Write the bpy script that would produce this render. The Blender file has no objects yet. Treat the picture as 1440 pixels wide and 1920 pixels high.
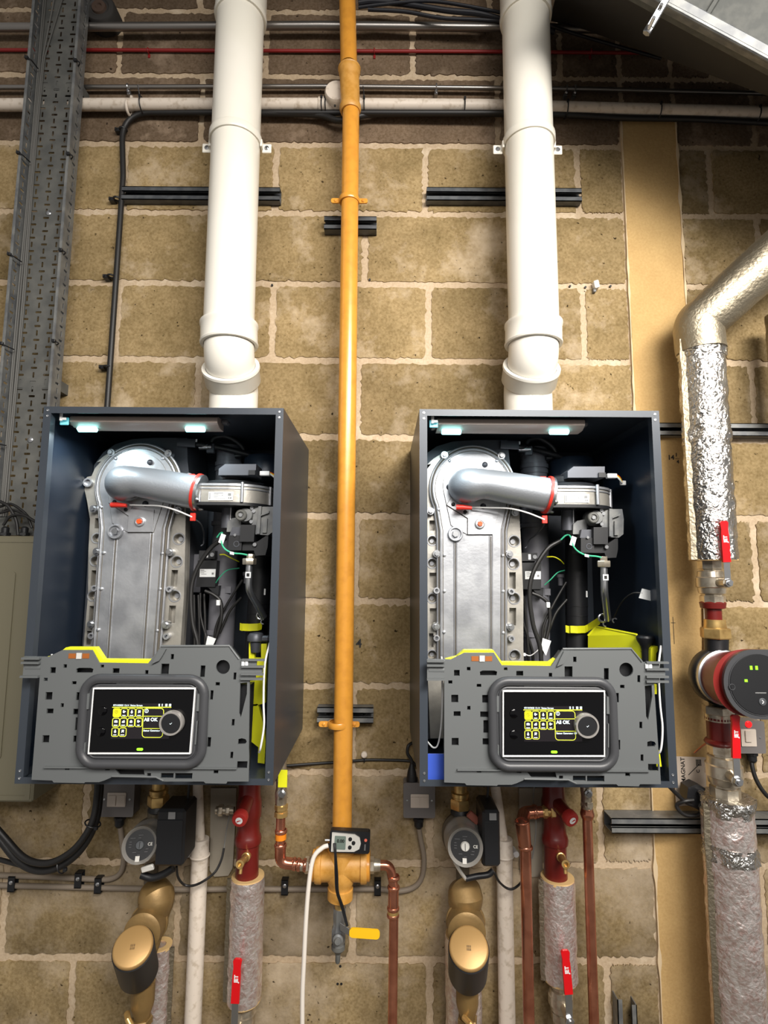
import bpy, math, random
from mathutils import Vector, Matrix, noise
from mathutils.geometry import tessellate_polygon

# ---------------------------------------------------------------- camera, world, lights, exposure
SC = bpy.context.scene
COL = SC.collection
PI = math.pi
UP = 0.6                                   # the wall's zero line lies 0.6 m above the floor
FPX, CZ, DIST, PIT, ROL, YAW = 1030.0, 0.973 + UP, 1.510, 0.1120, 0.0068, 0.0010
FW = Vector((math.sin(YAW) * math.cos(PIT), math.cos(YAW) * math.cos(PIT), math.sin(PIT)))
RT = Vector((math.cos(YAW), -math.sin(YAW), 0))
UV = RT.cross(FW)
R2 = RT * math.cos(ROL) + UV * math.sin(ROL)
U2 = -RT * math.sin(ROL) + UV * math.cos(ROL)
CAMPOS = Vector((0, -DIST, CZ))
cam = bpy.data.cameras.new('camera')
cam.sensor_width = 36.0
cam.lens = FPX / 1920 * 36.0
cam.clip_start = 0.01
camo = bpy.data.objects.new('camera', cam)
COL.objects.link(camo)
camo.matrix_world = Matrix(((R2.x, U2.x, -FW.x, CAMPOS.x), (R2.y, U2.y, -FW.y, CAMPOS.y), (R2.z, U2.z, -FW.z, CAMPOS.z), (0, 0, 0, 1)))
SC.camera = camo

w = bpy.data.worlds.new('world')
SC.world = w
w.use_nodes = True
w.node_tree.nodes['Background'].inputs[0].default_value = (1.0, 0.95, 0.9, 1)
w.node_tree.nodes['Background'].inputs[1].default_value = 0.38


def area(name, loc, target, size, power, col=(1, 1, 1), parent=None, spread=180):
    l = bpy.data.lights.new(name, 'AREA')
    l.shape = 'RECTANGLE'
    l.size, l.size_y = size
    l.energy = power
    l.color = col
    l.spread = math.radians(spread)
    o = bpy.data.objects.new(name, l)
    COL.objects.link(o)
    d = (Vector(target) - Vector(loc)).normalized()
    o.rotation_euler = d.to_track_quat('-Z', 'Y').to_euler()
    o.location = loc
    if parent:
        o.parent = parent
        o.location = Vector(loc) - parent.location
    return o


area('ceiling_batten', (1.05, -2.1, 2.9), (0.15, 0, 1.5), (1.5, 0.5), 46, (1.0, 0.95, 0.88), None, 94)
area('ceiling_batten', (0.2, -3.3, 2.9), (-0.1, 0, 1.45), (1.8, 0.6), 22, (1.0, 0.96, 0.91), None, 90)
SC.view_settings.view_transform = 'Standard'
SC.view_settings.look = 'None'
SC.view_settings.exposure = -0.34
SC.view_settings.gamma = 1.0


# ---------------------------------------------------------------- pixel <-> place
def P(x, y, d=0.0):
    """the point seen at photo pixel (x, y) that stands d metres in front of the wall"""
    v = FW + R2 * ((x - 720) / FPX) - U2 * ((y - 960) / FPX)
    return CAMPOS + v * ((DIST - d) / v.y)


def S(x, y, d=0.0):
    """metres per photo pixel there"""
    return (P(x, y, d) - CAMPOS).dot(FW) / FPX


SEP = 0.7834                                # right boiler stands this far right of the left one
SEPV = Vector((SEP, 0, 0))


def PR(x, y, d):
    return P(x, y, d) - SEPV


# ---------------------------------------------------------------- materials
def lin(c):
    return tuple(((v / 255) / 12.92 if v / 255 <= 0.04045 else ((v / 255 + 0.055) / 1.055) ** 2.4) for v in c) + (1,)


def mat(name, rgb, rough=0.5, metal=0.0, spec=0.5, bump=None, var=None, emit=None, coat=0, stretch=None, alpha=None, trans=0):
    """rgb in sRGB bytes; bump=(scale, strength, dist); var=(scale, rgb2, contrast lo, hi)"""
    m = bpy.data.materials.new(name)
    m.use_nodes = True
    nt = m.node_tree
    b = nt.nodes['Principled BSDF']
    b.inputs['Base Color'].default_value = lin(rgb)
    b.inputs['Roughness'].default_value = rough
    b.inputs['Metallic'].default_value = metal
    b.inputs['Specular IOR Level'].default_value = spec
    b.inputs['Coat Weight'].default_value = coat
    b.inputs['Transmission Weight'].default_value = trans
    tc = nt.nodes.new('ShaderNodeTexCoord')
    src = tc.outputs['Object']
    if stretch:
        mp = nt.nodes.new('ShaderNodeMapping')
        mp.inputs['Scale'].default_value = stretch
        nt.links.new(src, mp.inputs['Vector'])
        src = mp.outputs['Vector']
    if var:
        n = nt.nodes.new('ShaderNodeTexNoise')
        n.inputs['Scale'].default_value = var[0]
        n.inputs['Detail'].default_value = 6
        nt.links.new(src, n.inputs['Vector'])
        mr = nt.nodes.new('ShaderNodeMapRange')
        mr.inputs['From Min'].default_value = var[2]
        mr.inputs['From Max'].default_value = var[3]
        nt.links.new(n.outputs['Fac'], mr.inputs['Value'])
        mx = nt.nodes.new('ShaderNodeMix')
        mx.data_type = 'RGBA'
        mx.inputs['A'].default_value = lin(rgb)
        mx.inputs['B'].default_value = lin(var[1])
        nt.links.new(mr.outputs['Result'], mx.inputs['Factor'])
        nt.links.new(mx.outputs['Result'], b.inputs['Base Color'])
    if bump:
        n = nt.nodes.new('ShaderNodeTexNoise')
        n.inputs['Scale'].default_value = bump[0]
        n.inputs['Detail'].default_value = 5
        nt.links.new(src, n.inputs['Vector'])
        bp = nt.nodes.new('ShaderNodeBump')
        bp.inputs['Strength'].default_value = bump[1]
        bp.inputs['Distance'].default_value = bump[2]
        nt.links.new(n.outputs['Fac'], bp.inputs['Height'])
        nt.links.new(bp.outputs['Normal'], b.inputs['Normal'])
    if emit:
        b.inputs['Emission Color'].default_value = lin(emit[0])
        b.inputs['Emission Strength'].default_value = emit[1]
    return m


def wall_mat(name, base, alt, smear, mscale, lo, hi, rnd=0.25, speck=0.5, grain=(0.62, 0.58, 0.5, 1)):
    """masonry: two earthy tones, pale mortar smears, dark pits"""
    m = bpy.data.materials.new(name)
    m.use_nodes = True
    nt = m.node_tree
    N, L = nt.nodes.new, nt.links.new
    b = nt.nodes['Principled BSDF']
    b.inputs['Roughness'].default_value = 0.92
    b.inputs['Specular IOR Level'].default_value = 0.2
    geo = N('ShaderNodeNewGeometry')
    src = geo.outputs['Position']
    oi = N('ShaderNodeObjectInfo')

    def nz(scale, det, lo_, hi_, rough=0.6):
        n = N('ShaderNodeTexNoise')
        n.inputs['Scale'].default_value = scale
        n.inputs['Detail'].default_value = det
        n.inputs['Roughness'].default_value = rough
        L(src, n.inputs['Vector'])
        r = N('ShaderNodeMapRange')
        r.inputs['From Min'].default_value = lo_
        r.inputs['From Max'].default_value = hi_
        L(n.outputs['Fac'], r.inputs['Value'])
        return n, r.outputs['Result']

    def mix(a, c, fac, mode='MIX', f=None):
        x = N('ShaderNodeMix')
        x.data_type = 'RGBA'
        x.blend_type = mode
        if isinstance(a, tuple):
            x.inputs['A'].default_value = a
        else:
            L(a, x.inputs['A'])
        if isinstance(c, tuple):
            x.inputs['B'].default_value = c
        else:
            L(c, x.inputs['B'])
        if f is not None:
            x.inputs['Factor'].default_value = f
        else:
            L(fac, x.inputs['Factor'])
        return x.outputs['Result']
    _, f1 = nz(6, 5, 0.35, 0.65)
    c = mix(lin(base), lin(alt), f1)
    _, f3 = nz(150, 3, 0.35, 0.72)
    c = mix(c, grain, f3, 'MULTIPLY')
    _, f2 = nz(mscale, 8, lo, hi, 0.68)
    c = mix(c, lin(smear), f2)
    _, f4 = nz(75, 2, 0.70, 0.76)
    c = mix(c, (0.10, 0.08, 0.05, 1), f4, 'MULTIPLY') if speck else c
    hs = N('ShaderNodeHueSaturation')
    mr = N('ShaderNodeMapRange')
    mr.inputs['To Min'].default_value = 1 - rnd
    mr.inputs['To Max'].default_value = 1 + rnd * 0.55
    L(oi.outputs['Random'], mr.inputs['Value'])
    L(mr.outputs['Result'], hs.inputs['Value'])
    L(c, hs.inputs['Color'])
    L(hs.outputs['Color'], b.inputs['Base Color'])
    bn = N('ShaderNodeTexNoise')
    bn.inputs['Scale'].default_value = 90
    bn.inputs['Detail'].default_value = 8
    L(src, bn.inputs['Vector'])
    bp = N('ShaderNodeBump')
    bp.inputs['Strength'].default_value = 0.38
    bp.inputs['Distance'].default_value = 0.003
    L(bn.outputs['Fac'], bp.inputs['Height'])
    L(bp.outputs['Normal'], b.inputs['Normal'])
    return m


def foil_mat(name, rgb=(214, 212, 208), warm=None, crumple=0.6, rough=.2, metal=1.0):
    m = bpy.data.materials.new(name)
    m.use_nodes = True
    nt = m.node_tree
    N, L = nt.nodes.new, nt.links.new
    b = nt.nodes['Principled BSDF']
    b.inputs['Base Color'].default_value = lin(rgb)
    b.inputs['Metallic'].default_value = metal
    b.inputs['Roughness'].default_value = rough
    tc = N('ShaderNodeTexCoord')
    v = N('ShaderNodeTexVoronoi')
    v.feature = 'DISTANCE_TO_EDGE'
    v.inputs['Scale'].default_value = 80
    L(tc.outputs['Object'], v.inputs['Vector'])
    n = N('ShaderNodeTexNoise')
    n.inputs['Scale'].default_value = 95
    n.inputs['Detail'].default_value = 7
    n.inputs['Distortion'].default_value = 0.8
    L(tc.outputs['Object'], n.inputs['Vector'])
    # woven scrim squares under the foil
    wz = N('ShaderNodeTexWave')
    wz.bands_direction = 'Z'
    wz.inputs['Scale'].default_value = 90
    wz.inputs['Distortion'].default_value = 3.0
    L(tc.outputs['Object'], wz.inputs['Vector'])
    a1 = N('ShaderNodeMath')
    a1.operation = 'MULTIPLY_ADD'
    L(wz.outputs['Fac'], a1.inputs[0])
    a1.inputs[1].default_value = 0.03
    L(n.outputs['Fac'], a1.inputs[2])
    a2 = N('ShaderNodeMath')
    a2.operation = 'MULTIPLY_ADD'
    L(v.outputs['Distance'], a2.inputs[0])
    a2.inputs[1].default_value = 0.8
    L(a1.outputs[0], a2.inputs[2])
    bp = N('ShaderNodeBump')
    bp.inputs['Strength'].default_value = crumple
    bp.inputs['Distance'].default_value = 0.008
    L(a2.outputs[0], bp.inputs['Height'])
    L(bp.outputs['Normal'], b.inputs['Normal'])
    if warm:
        mx = N('ShaderNodeMix')
        mx.data_type = 'RGBA'
        mx.inputs['A'].default_value = lin(rgb)
        mx.inputs['B'].default_value = lin(warm)
        r = N('ShaderNodeMapRange')
        r.inputs['From Min'].default_value = 0.4
        r.inputs['From Max'].default_value = 0.7
        L(n.outputs['Fac'], r.inputs['Value'])
        L(r.outputs['Result'], mx.inputs['Factor'])
        L(mx.outputs['Result'], b.inputs['Base Color'])
    return m


M = {
    'block': wall_mat('concrete block', (160, 139, 102), (130, 112, 78), (184, 166, 140), 5.0, 0.53, 0.70),
    'mortar': wall_mat('pale mortar', (196, 176, 150), (178, 158, 132), (208, 192, 168), 8.0, 0.55, 0.7, 0, 0.3, (.80, .77, .72, 1)),
    'strip': wall_mat('smooth render', (198, 166, 114), (186, 154, 104), (204, 178, 136), 4.0, 0.62, 0.74, 0, 0, (.88, .86, .82, 1)),
    'floor': mat('floor concrete', (120, 112, 100), 0.8, var=(4, (100, 94, 84), 0.4, 0.6)),
    'ceil': mat('dark soffit', (70, 66, 60), 0.9),
    'galv': mat('galvanised steel', (128, 129, 127), 0.45, 0.35, var=(30, (104, 106, 108), 0.4, 0.6), bump=(60, 0.1, 0.001)),
    'galv_dull': mat('dull galvanised steel', (98, 98, 94), 0.6, 0.1, var=(24, (80, 81, 79), 0.35, 0.65)),
    'duct': mat('duct sheet', (84, 85, 81), 0.6, 0.2, var=(50, (72, 74, 71), 0.4, 0.6), bump=(90, 0.15, 0.002)),
    'strut': mat('grey strut steel', (88, 91, 94), 0.45, 0.3, var=(40, (70, 73, 77), 0.4, 0.62)),
    'pvc': mat('white flue plastic', (232, 228, 218), 0.28, spec=0.5, var=(3, (225, 221, 209), 0.4, 0.6)),
    'pvc_old': mat('dusty white plastic', (214, 202, 188), 0.5, var=(60, (176, 160, 140), 0.52, 0.75)),
    'gas': mat('yellow ochre paint', (216, 150, 58), 0.25, spec=0.6, var=(40, (200, 136, 52), 0.45, 0.75)),
    'gas_rough': mat('yellow painted casting', (206, 152, 74), 0.42, bump=(200, 0.35, 0.001), var=(60, (190, 134, 52), 0.45, 0.7)),
    'black': mat('black plastic', (22, 23, 26), 0.45),
    'cable': mat('black cable sheath', (24, 23, 23), 0.5),
    'grey_cable': mat('grey cable sheath', (128, 116, 102), 0.6),
    'pale_cable': mat('pale grey cable', (120, 118, 114), 0.6),
    'red_cable': mat('red fire cable', (132, 24, 24), 0.5),
    'steel': mat('zinc plated steel', (190, 192, 195), 0.28, 0.95, bump=(120, 0.05, 0.001)),
    'conduit': mat('conduit steel', (150, 146, 142), 0.35, 0.9),
    'copper': mat('copper', (214, 144, 116), 0.22, 0.88, var=(26, (176, 108, 84), 0.42, 0.7)),
    'brass': mat('brass', (214, 180, 116), 0.3, 0.75, var=(30, (164, 128, 76), 0.45, 0.7)),
    'nickel': mat('nickel brass', (206, 196, 178), 0.28, 0.8, var=(40, (160, 146, 126), 0.45, 0.7)),
    'bronze': mat('bronze casting', (140, 113, 70), 0.44, 0.45, bump=(160, 0.25, 0.001), var=(20, (122, 98, 60), 0.4, 0.65)),
    'dimprint': mat('dim print', (74, 74, 76), 0.6),
    'bronze_dark': mat('dull bronze', (98, 78, 48), 0.5, 0.4, bump=(160, 0.25, 0.001)),
    'ringmetal': mat('brushed ring', (172, 168, 164), 0.3, 0.5),
    'goldcap': mat('matt gold cap', (178, 142, 90), 0.45, 0.4, bump=(240, 0.1, 0.0006)),
    'redpaint': mat('dark red enamel', (96, 26, 22), 0.32, var=(20, (100, 24, 20), 0.4, 0.7), bump=(40, 0.12, 0.002)),
    'redbright': mat('bright red lever sleeve', (206, 16, 24), 0.32),
    'redcap': mat('red valve cap', (160, 42, 38), 0.4),
    'pumpred': mat('pump red', (124, 32, 28), 0.38, bump=(240, 0.2, 0.0006)),
    'pumpgrey': mat('pump aluminium', (176, 172, 166), 0.4, 0.6),
    'pumpbody': mat('pump casting', (92, 84, 70), 0.5, 0.4, bump=(140, 0.2, 0.001)),
    'casing': mat('anthracite casing', (56, 62, 70), 0.36, 0.15, bump=(500, 0.08, 0.0004)),
    'inner': mat('dark blue grey and led tint', (30, 39, 52), 0.34, 0.2),  # the LED light on the side walls is put into this blue
    'panelgrey': mat('grey moulded plastic', (92, 95, 96), 0.5, bump=(500, 0.08, 0.0005)),
    'bezel': mat('dark grey bezel', (62, 63, 66), 0.42),
    'alu': mat('cast aluminium', (188, 190, 194), 0.34, 0.7, var=(18, (160, 162, 167), 0.4, 0.65), bump=(120, 0.22, 0.0012)),
    'alu_mid': mat('cast aluminium flange', (172, 168, 160), 0.42, 0.6, var=(22, (150, 147, 140), 0.4, 0.65), bump=(150, 0.25, 0.0012)),
    'alu_shade': mat('painted groove shade', (96, 90, 80), 0.6, 0.5),  # dark tone painted as shade along grooves and plate edges
    'elbow': mat('sand cast elbow', (160, 164, 170), 0.40, 0.65, bump=(260, 0.3, 0.0009)),
    'darkplate': mat('dark mounting plate', (84, 86, 92), 0.45, 0.5),
    'greypipe': mat('grey plastic pipe', (104, 104, 110), 0.42),
    'sealred': mat('red gasket', (196, 44, 32), 0.45),
    'orange': mat('orange plug', (240, 84, 30), 0.4),
    'lime': mat('lime yellow plastic', (226, 226, 34), 0.42),
    'white': mat('white plastic', (228, 228, 228), 0.45),
    'label': mat('label paper', (226, 228, 228), 0.5),
    'ink': mat('black ink', (18, 18, 18), 0.6),
    'greyink': mat('grey print', (120, 120, 120), 0.6),
    'glass': mat('black screen glass', (6, 6, 8), 0.06, spec=0.35),
    'lcd': mat('lit dark pixels', (20, 18, 20), 0.2, emit=((40, 34, 38), 0.5)),
    'lcd_yellow': mat('lit yellow pixels', (200, 190, 20), 0.3, emit=((236, 226, 40), 1.0)),
    'lcd_line': mat('lit lime lines', (190, 200, 60), 0.3, emit=((214, 222, 70), 0.9)),
    'lcd_white': mat('lit white pixels', (200, 220, 225), 0.3, emit=((235, 248, 250), 1.1)),
    'greenled': mat('green indicator', (120, 240, 40), 0.3, emit=((150, 250, 40), 1.6)),
    'redled': mat('red neon', (250, 20, 20), 0.3, emit=((255, 30, 34), 1.5)),
    'led': mat('cool led', (200, 250, 250), 0.3, emit=((150, 240, 245), 5.0)),
    'lampbody': mat('translucent lamp body', (190, 174, 164), 0.35),
    'boxgrey': mat('grey painted steel box', (108, 104, 103), 0.42),
    'ivory': mat('aged switch plastic', (204, 192, 180), 0.4),
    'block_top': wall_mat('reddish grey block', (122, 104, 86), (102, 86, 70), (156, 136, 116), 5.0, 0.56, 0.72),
    'block_low': wall_mat('smeared grey block', (156, 136, 100), (120, 104, 76), (176, 160, 138), 3.2, 0.46, 0.68),
    'cream': mat('cream enclosure paint', (112, 107, 88), 0.45),
    'plategrey': mat('pale grey plate', (146, 138, 124), 0.5),
    'foil': foil_mat('aluminium foil facing'),
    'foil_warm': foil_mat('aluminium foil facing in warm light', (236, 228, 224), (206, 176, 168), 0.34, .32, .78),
    'foil_dull': foil_mat('dull foil tape', (168, 158, 138), None, 0.25, .5),
    'foam': mat('tan foam edge', (196, 164, 112), 0.8),
    'hose': mat('clear white tube', (224, 216, 206), 0.35),
    'blue': mat('blue sticker', (62, 92, 196), 0.35),
    'silver': mat('silver plastic', (206, 204, 198), 0.35, 0.1),
    'lcdgrey': mat('grey lcd', (110, 124, 116), 0.25),
    'teal': mat('green earth wire', (60, 170, 130), 0.45),
    'oldblack': mat('dusty black and duct shade', (46, 44, 42), 0.7),
}


# ---------------------------------------------------------------- mesh building
class MB:
    def __init__(s):
        s.v, s.f = [], []

    def add(s, vs, fs):
        n = len(s.v)
        s.v += [Vector(v) for v in vs]
        s.f += [tuple(i + n for i in f) for f in fs]
        return s

    def box(s, a, b, bev=0.0):
        """axis aligned box between two corners, optionally with chamfered vertical-facing rims"""
        x0, x1 = sorted((a[0], b[0]))
        y0, y1 = sorted((a[1], b[1]))
        z0, z1 = sorted((a[2], b[2]))
        if bev <= 0:
            vs = [(x, y, z) for x in (x0, x1) for y in (y0, y1) for z in (z0, z1)]
            return s.add(vs, [(0, 1, 3, 2), (4, 6, 7, 5), (0, 4, 5, 1), (2, 3, 7, 6), (0, 2, 6, 4), (1, 5, 7, 3)])
        e = min(bev, (x1 - x0) * .45, (y1 - y0) * .45, (z1 - z0) * .45)
        vs, idx = [], {}

        def q(x, y, z):
            k = (round(x, 6), round(y, 6), round(z, 6))
            if k not in idx:
                idx[k] = len(vs)
                vs.append((x, y, z))
            return idx[k]
        fs = []
        X, Y, Z = (x0, x1), (y0, y1), (z0, z1)
        xe, ye, ze = (x0 + e, x1 - e), (y0 + e, y1 - e), (z0 + e, z1 - e)
        for i in (0, 1):
            fs.append([q(X[i], ye[0], ze[0]), q(X[i], ye[1], ze[0]), q(X[i], ye[1], ze[1]), q(X[i], ye[0], ze[1])])
            fs.append([q(xe[0], Y[i], ze[0]), q(xe[1], Y[i], ze[0]), q(xe[1], Y[i], ze[1]), q(xe[0], Y[i], ze[1])])
            fs.append([q(xe[0], ye[0], Z[i]), q(xe[1], ye[0], Z[i]), q(xe[1], ye[1], Z[i]), q(xe[0], ye[1], Z[i])])
        for i in (0, 1):
            for j in (0, 1):
                fs.append([q(X[i], ye[j], ze[0]), q(X[i], ye[j], ze[1]), q(xe[i], Y[j], ze[1]), q(xe[i], Y[j], ze[0])])
                fs.append([q(X[i], ye[0], ze[j]), q(X[i], ye[1], ze[j]), q(xe[i], ye[1], Z[j]), q(xe[i], ye[0], Z[j])])
                fs.append([q(xe[0], Y[i], ze[j]), q(xe[1], Y[i], ze[j]), q(xe[1], ye[i], Z[j]), q(xe[0], ye[i], Z[j])])
                for k in (0, 1):
                    fs.append([q(X[i], ye[j], ze[k]), q(xe[i], Y[j], ze[k]), q(xe[i], ye[j], Z[k])])
        return s.add(vs, fs)

    def cbox(s, c, size, bev=0.0):
        c, h = Vector(c), Vector(size) / 2
        return s.box(c - h, c + h, bev)

    def obox(s, c, ax, ay, az, bev=0.0):
        """box with half extents along three given vectors"""
        t = MB()
        la, lb, lc = Vector(ax).length, Vector(ay).length, Vector(az).length
        t.box((-la, -lb, -lc), (la, lb, lc), bev)
        A, B, C_ = Vector(ax).normalized(), Vector(ay).normalized(), Vector(az).normalized()
        return s.add([Vector(c) + A * v.x + B * v.y + C_ * v.z for v in t.v], t.f)

    def tube(s, pts, r, seg=14, caps=True, jit=0.0, flat=1.0):
        pts = [Vector(p) for p in pts]
        n = len(pts)
        rs = r if isinstance(r, (list, tuple)) else [r] * n
        T = []
        for i in range(n):
            a, b = pts[max(0, i - 1)], pts[min(n - 1, i + 1)]
            d = (b - a)
            T.append(d.normalized() if d.length > 1e-9 else (T[-1] if T else Vector((0, 0, 1))))
        u = T[0].orthogonal().normalized()
        if abs(T[0].y) < 0.9:
            u = (Vector((0, -1, 0)) - T[0] * T[0].dot(Vector((0, -1, 0)))).normalized()
        vs, fs = [], []
        for i in range(n):
            if i:
                q = T[i - 1].rotation_difference(T[i])
                u = (q @ u)
                u = (u - T[i] * u.dot(T[i])).normalized()
            w_ = T[i].cross(u)
            for k in range(seg):
                a = 2 * PI * k / seg
                rr = rs[i]
                if jit:
                    rr += jit * (noise.noise(Vector((math.cos(a) * 2.2, math.sin(a) * 2.2, 0)) + pts[i] * 40) +
                                 0.6 * noise.noise(Vector((math.cos(a) * 5, math.sin(a) * 5, 7)) + pts[i] * 90))
                vs.append(pts[i] + u * (math.cos(a) * rr * flat) + w_ * (math.sin(a) * rr))
        for i in range(n - 1):
            for k in range(seg):
                k2 = (k + 1) % seg
                fs.append((i * seg + k, i * seg + k2, (i + 1) * seg + k2, (i + 1) * seg + k))
        if caps:
            fs.append(tuple(range(seg))[::-1])
            fs.append(tuple((n - 1) * seg + k for k in range(seg)))
        return s.add(vs, fs)

    def rev(s, p, axis, prof, seg=28, caps=True):
        """surface of revolution: prof = [(distance along axis, radius)]"""
        p, ax = Vector(p), Vector(axis).normalized()
        u = ax.orthogonal().normalized()
        w_ = ax.cross(u)
        vs, fs = [], []
        for t, r in prof:
            for k in range(seg):
                a = 2 * PI * (k + 0.5) / seg
                vs.append(p + ax * t + (u * math.cos(a) + w_ * math.sin(a)) * max(r, 1e-5))
        n = len(prof)
        for i in range(n - 1):
            for k in range(seg):
                k2 = (k + 1) % seg
                fs.append((i * seg + k, i * seg + k2, (i + 1) * seg + k2, (i + 1) * seg + k))
        if caps:
            fs.append(tuple(range(seg))[::-1])
            fs.append(tuple((n - 1) * seg + k for k in range(seg)))
        return s.add(vs, fs)

    def torus(s, c, axis, R, r, seg=32, sub=8, a0=0, a1=2 * PI, u0=None):
        ax = Vector(axis).normalized()
        u = Vector(u0).normalized() if u0 is not None else ax.orthogonal().normalized()
        w_ = ax.cross(u)
        full = abs(a1 - a0) > 2 * PI - 1e-4
        n = seg if full else seg + 1
        vs, fs = [], []
        for i in range(n):
            a = a0 + (a1 - a0) * i / seg
            d = u * math.cos(a) + w_ * math.sin(a)
            for k in range(sub):
                b = 2 * PI * k / sub
                vs.append(Vector(c) + d * (R + r * math.cos(b)) + ax * (r * math.sin(b)))
        for i in range(seg if full else n - 1):
            j = (i + 1) % n
            for k in range(sub):
                k2 = (k + 1) % sub
                fs.append((i * sub + k, j * sub + k, j * sub + k2, i * sub + k2))
        return s.add(vs, fs)

    def plate(s, outer, holes, o, ex, ey, en, t0, t1, walls=True):
        """flat plate with holes; 2-D loops in the frame (o; ex, ey), spanning t0..t1 along en"""
        loops = [outer] + list(holes)
        tl = [[Vector((a, b, 0)) for a, b in lp] for lp in loops]
        tris = tessellate_polygon(tl)
        flat = [p for lp in loops for p in lp]
        n = len(flat)
        o, ex, ey, en = Vector(o), Vector(ex), Vector(ey), Vector(en)
        vs = [o + ex * a + ey * b + en * t1 for a, b in flat] + [o + ex * a + ey * b + en * t0 for a, b in flat]
        fs = [tuple(t) for t in tris] + [tuple(i + n for i in t)[::-1] for t in tris]
        k = 0
        for lp in loops:
            m = len(lp)
            for i in range(m):
                a, b = k + i, k + (i + 1) % m
                fs.append((a, b, b + n, a + n))
            k += m
        return s.add(vs, fs)

    def build(s, name, m, parent=None, smooth=True, loc=None, angle=35):
        me = bpy.data.meshes.new(name)
        if parent is not None:
            org = WORG[parent.name]
        elif loc is not None:
            org = Vector(loc)
        else:
            lo = Vector([min(v[i] for v in s.v) for i in range(3)])
            hi = Vector([max(v[i] for v in s.v) for i in range(3)])
            org = Vector(((lo.x + hi.x) / 2, (lo.y + hi.y) / 2, lo.z))
        me.from_pydata([v - org for v in s.v], [], s.f)
        me.validate()
        import bmesh as _b
        bm = _b.new()
        bm.from_mesh(me)
        _b.ops.recalc_face_normals(bm, faces=bm.faces)
        if smooth:
            ca = math.cos(math.radians(angle))
            for f in bm.faces:
                f.smooth = True
            for e in bm.edges:
                if len(e.link_faces) == 2 and e.link_faces[0].normal.dot(e.link_faces[1].normal) < ca:
                    e.smooth = False
        bm.to_mesh(me)
        bm.free()
        me.materials.append(M[m] if isinstance(m, str) else m)
        o = bpy.data.objects.new(name, me)
        COL.objects.link(o)
        if parent is not None:
            o.parent = parent
        else:
            o.location = org
        WORG[o.name] = org
        return o


WORG = {}


def tag(o, label=None, cat=None, group=None, kind=None):
    for k, v in (('label', label), ('category', cat), ('group', group), ('kind', kind)):
        if v:
            o[k] = v
    return o


def thing(name, loc, label, cat, group=None):
    o = bpy.data.objects.new(name, None)
    o.empty_display_size = 0.05
    COL.objects.link(o)
    o.location = Vector(loc)
    WORG[o.name] = Vector(loc)
    return tag(o, label, cat, group)


def copy_tree(o, parent=None):
    c = o.copy()
    COL.objects.link(c)
    c.parent = parent
    for ch in list(o.children):
        copy_tree(ch, c)
    return c


def fillet(pts, r, n=7):
    """round the inner corners of a polyline"""
    pts = [Vector(p) for p in pts]
    out = [pts[0]]
    for i in range(1, len(pts) - 1):
        a, b, c = pts[i - 1], pts[i], pts[i + 1]
        d1, d2 = (a - b), (c - b)
        ang = d1.angle(d2)
        rr = r[i - 1] if isinstance(r, (list, tuple)) else r
        t = min(rr / max(math.tan(ang / 2), 1e-3), d1.length * .49, d2.length * .49)
        p1, p2 = b + d1.normalized() * t, b + d2.normalized() * t
        for k in range(n + 1):
            u = k / n
            out.append((p1 * (1 - u) ** 2) + b * (2 * u * (1 - u)) + p2 * u * u)
    out.append(pts[-1])
    return out


def spline(pts, n=8):
    """Catmull-Rom through the points"""
    pts = [Vector(p) for p in pts]
    q = [pts[0] * 2 - pts[1]] + pts + [pts[-1] * 2 - pts[-2]]
    out = []
    for i in range(1, len(q) - 2):
        a, b, c, d = q[i - 1], q[i], q[i + 1], q[i + 2]
        for k in range(n):
            t = k / n
            out.append(0.5 * ((2 * b) + (c - a) * t + (2 * a - 5 * b + 4 * c - d) * t * t + (3 * b - a - 3 * c + d) * t ** 3))
    out.append(pts[-1])
    return out


def subdiv(pts, step):
    out = [Vector(pts[0])]
    for a, b in zip(pts[:-1], pts[1:]):
        a, b = Vector(a), Vector(b)
        n = max(1, int((b - a).length / step))
        out += [a.lerp(b, k / n) for k in range(1, n + 1)]
    return out


def T(pts, r, name, m, parent=None, seg=14, sm=True, **kw):
    return MB().tube(pts, r, seg, **kw).build(name, m, parent, sm)


def circle(cx, cy, r, n=20, ry=None):
    return [(cx + r * math.cos(2 * PI * k / n), cy + (ry or r) * math.sin(2 * PI * k / n)) for k in range(n)]


def rrect(x0, y0, x1, y1, r, n=5):
    out = []
    for cx, cy, a in ((x1 - r, y1 - r, 0), (x0 + r, y1 - r, PI / 2), (x0 + r, y0 + r, PI), (x1 - r, y0 + r, 1.5 * PI)):
        for k in range(n + 1):
            b = a + PI / 2 * k / n
            out.append((cx + r * math.cos(b), cy + r * math.sin(b)))
    return out


XA, YA, ZA = Vector((1, 0, 0)), Vector((0, 1, 0)), Vector((0, 0, 1))
FR = Vector((0, -1, 0))                      # out of the wall


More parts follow.
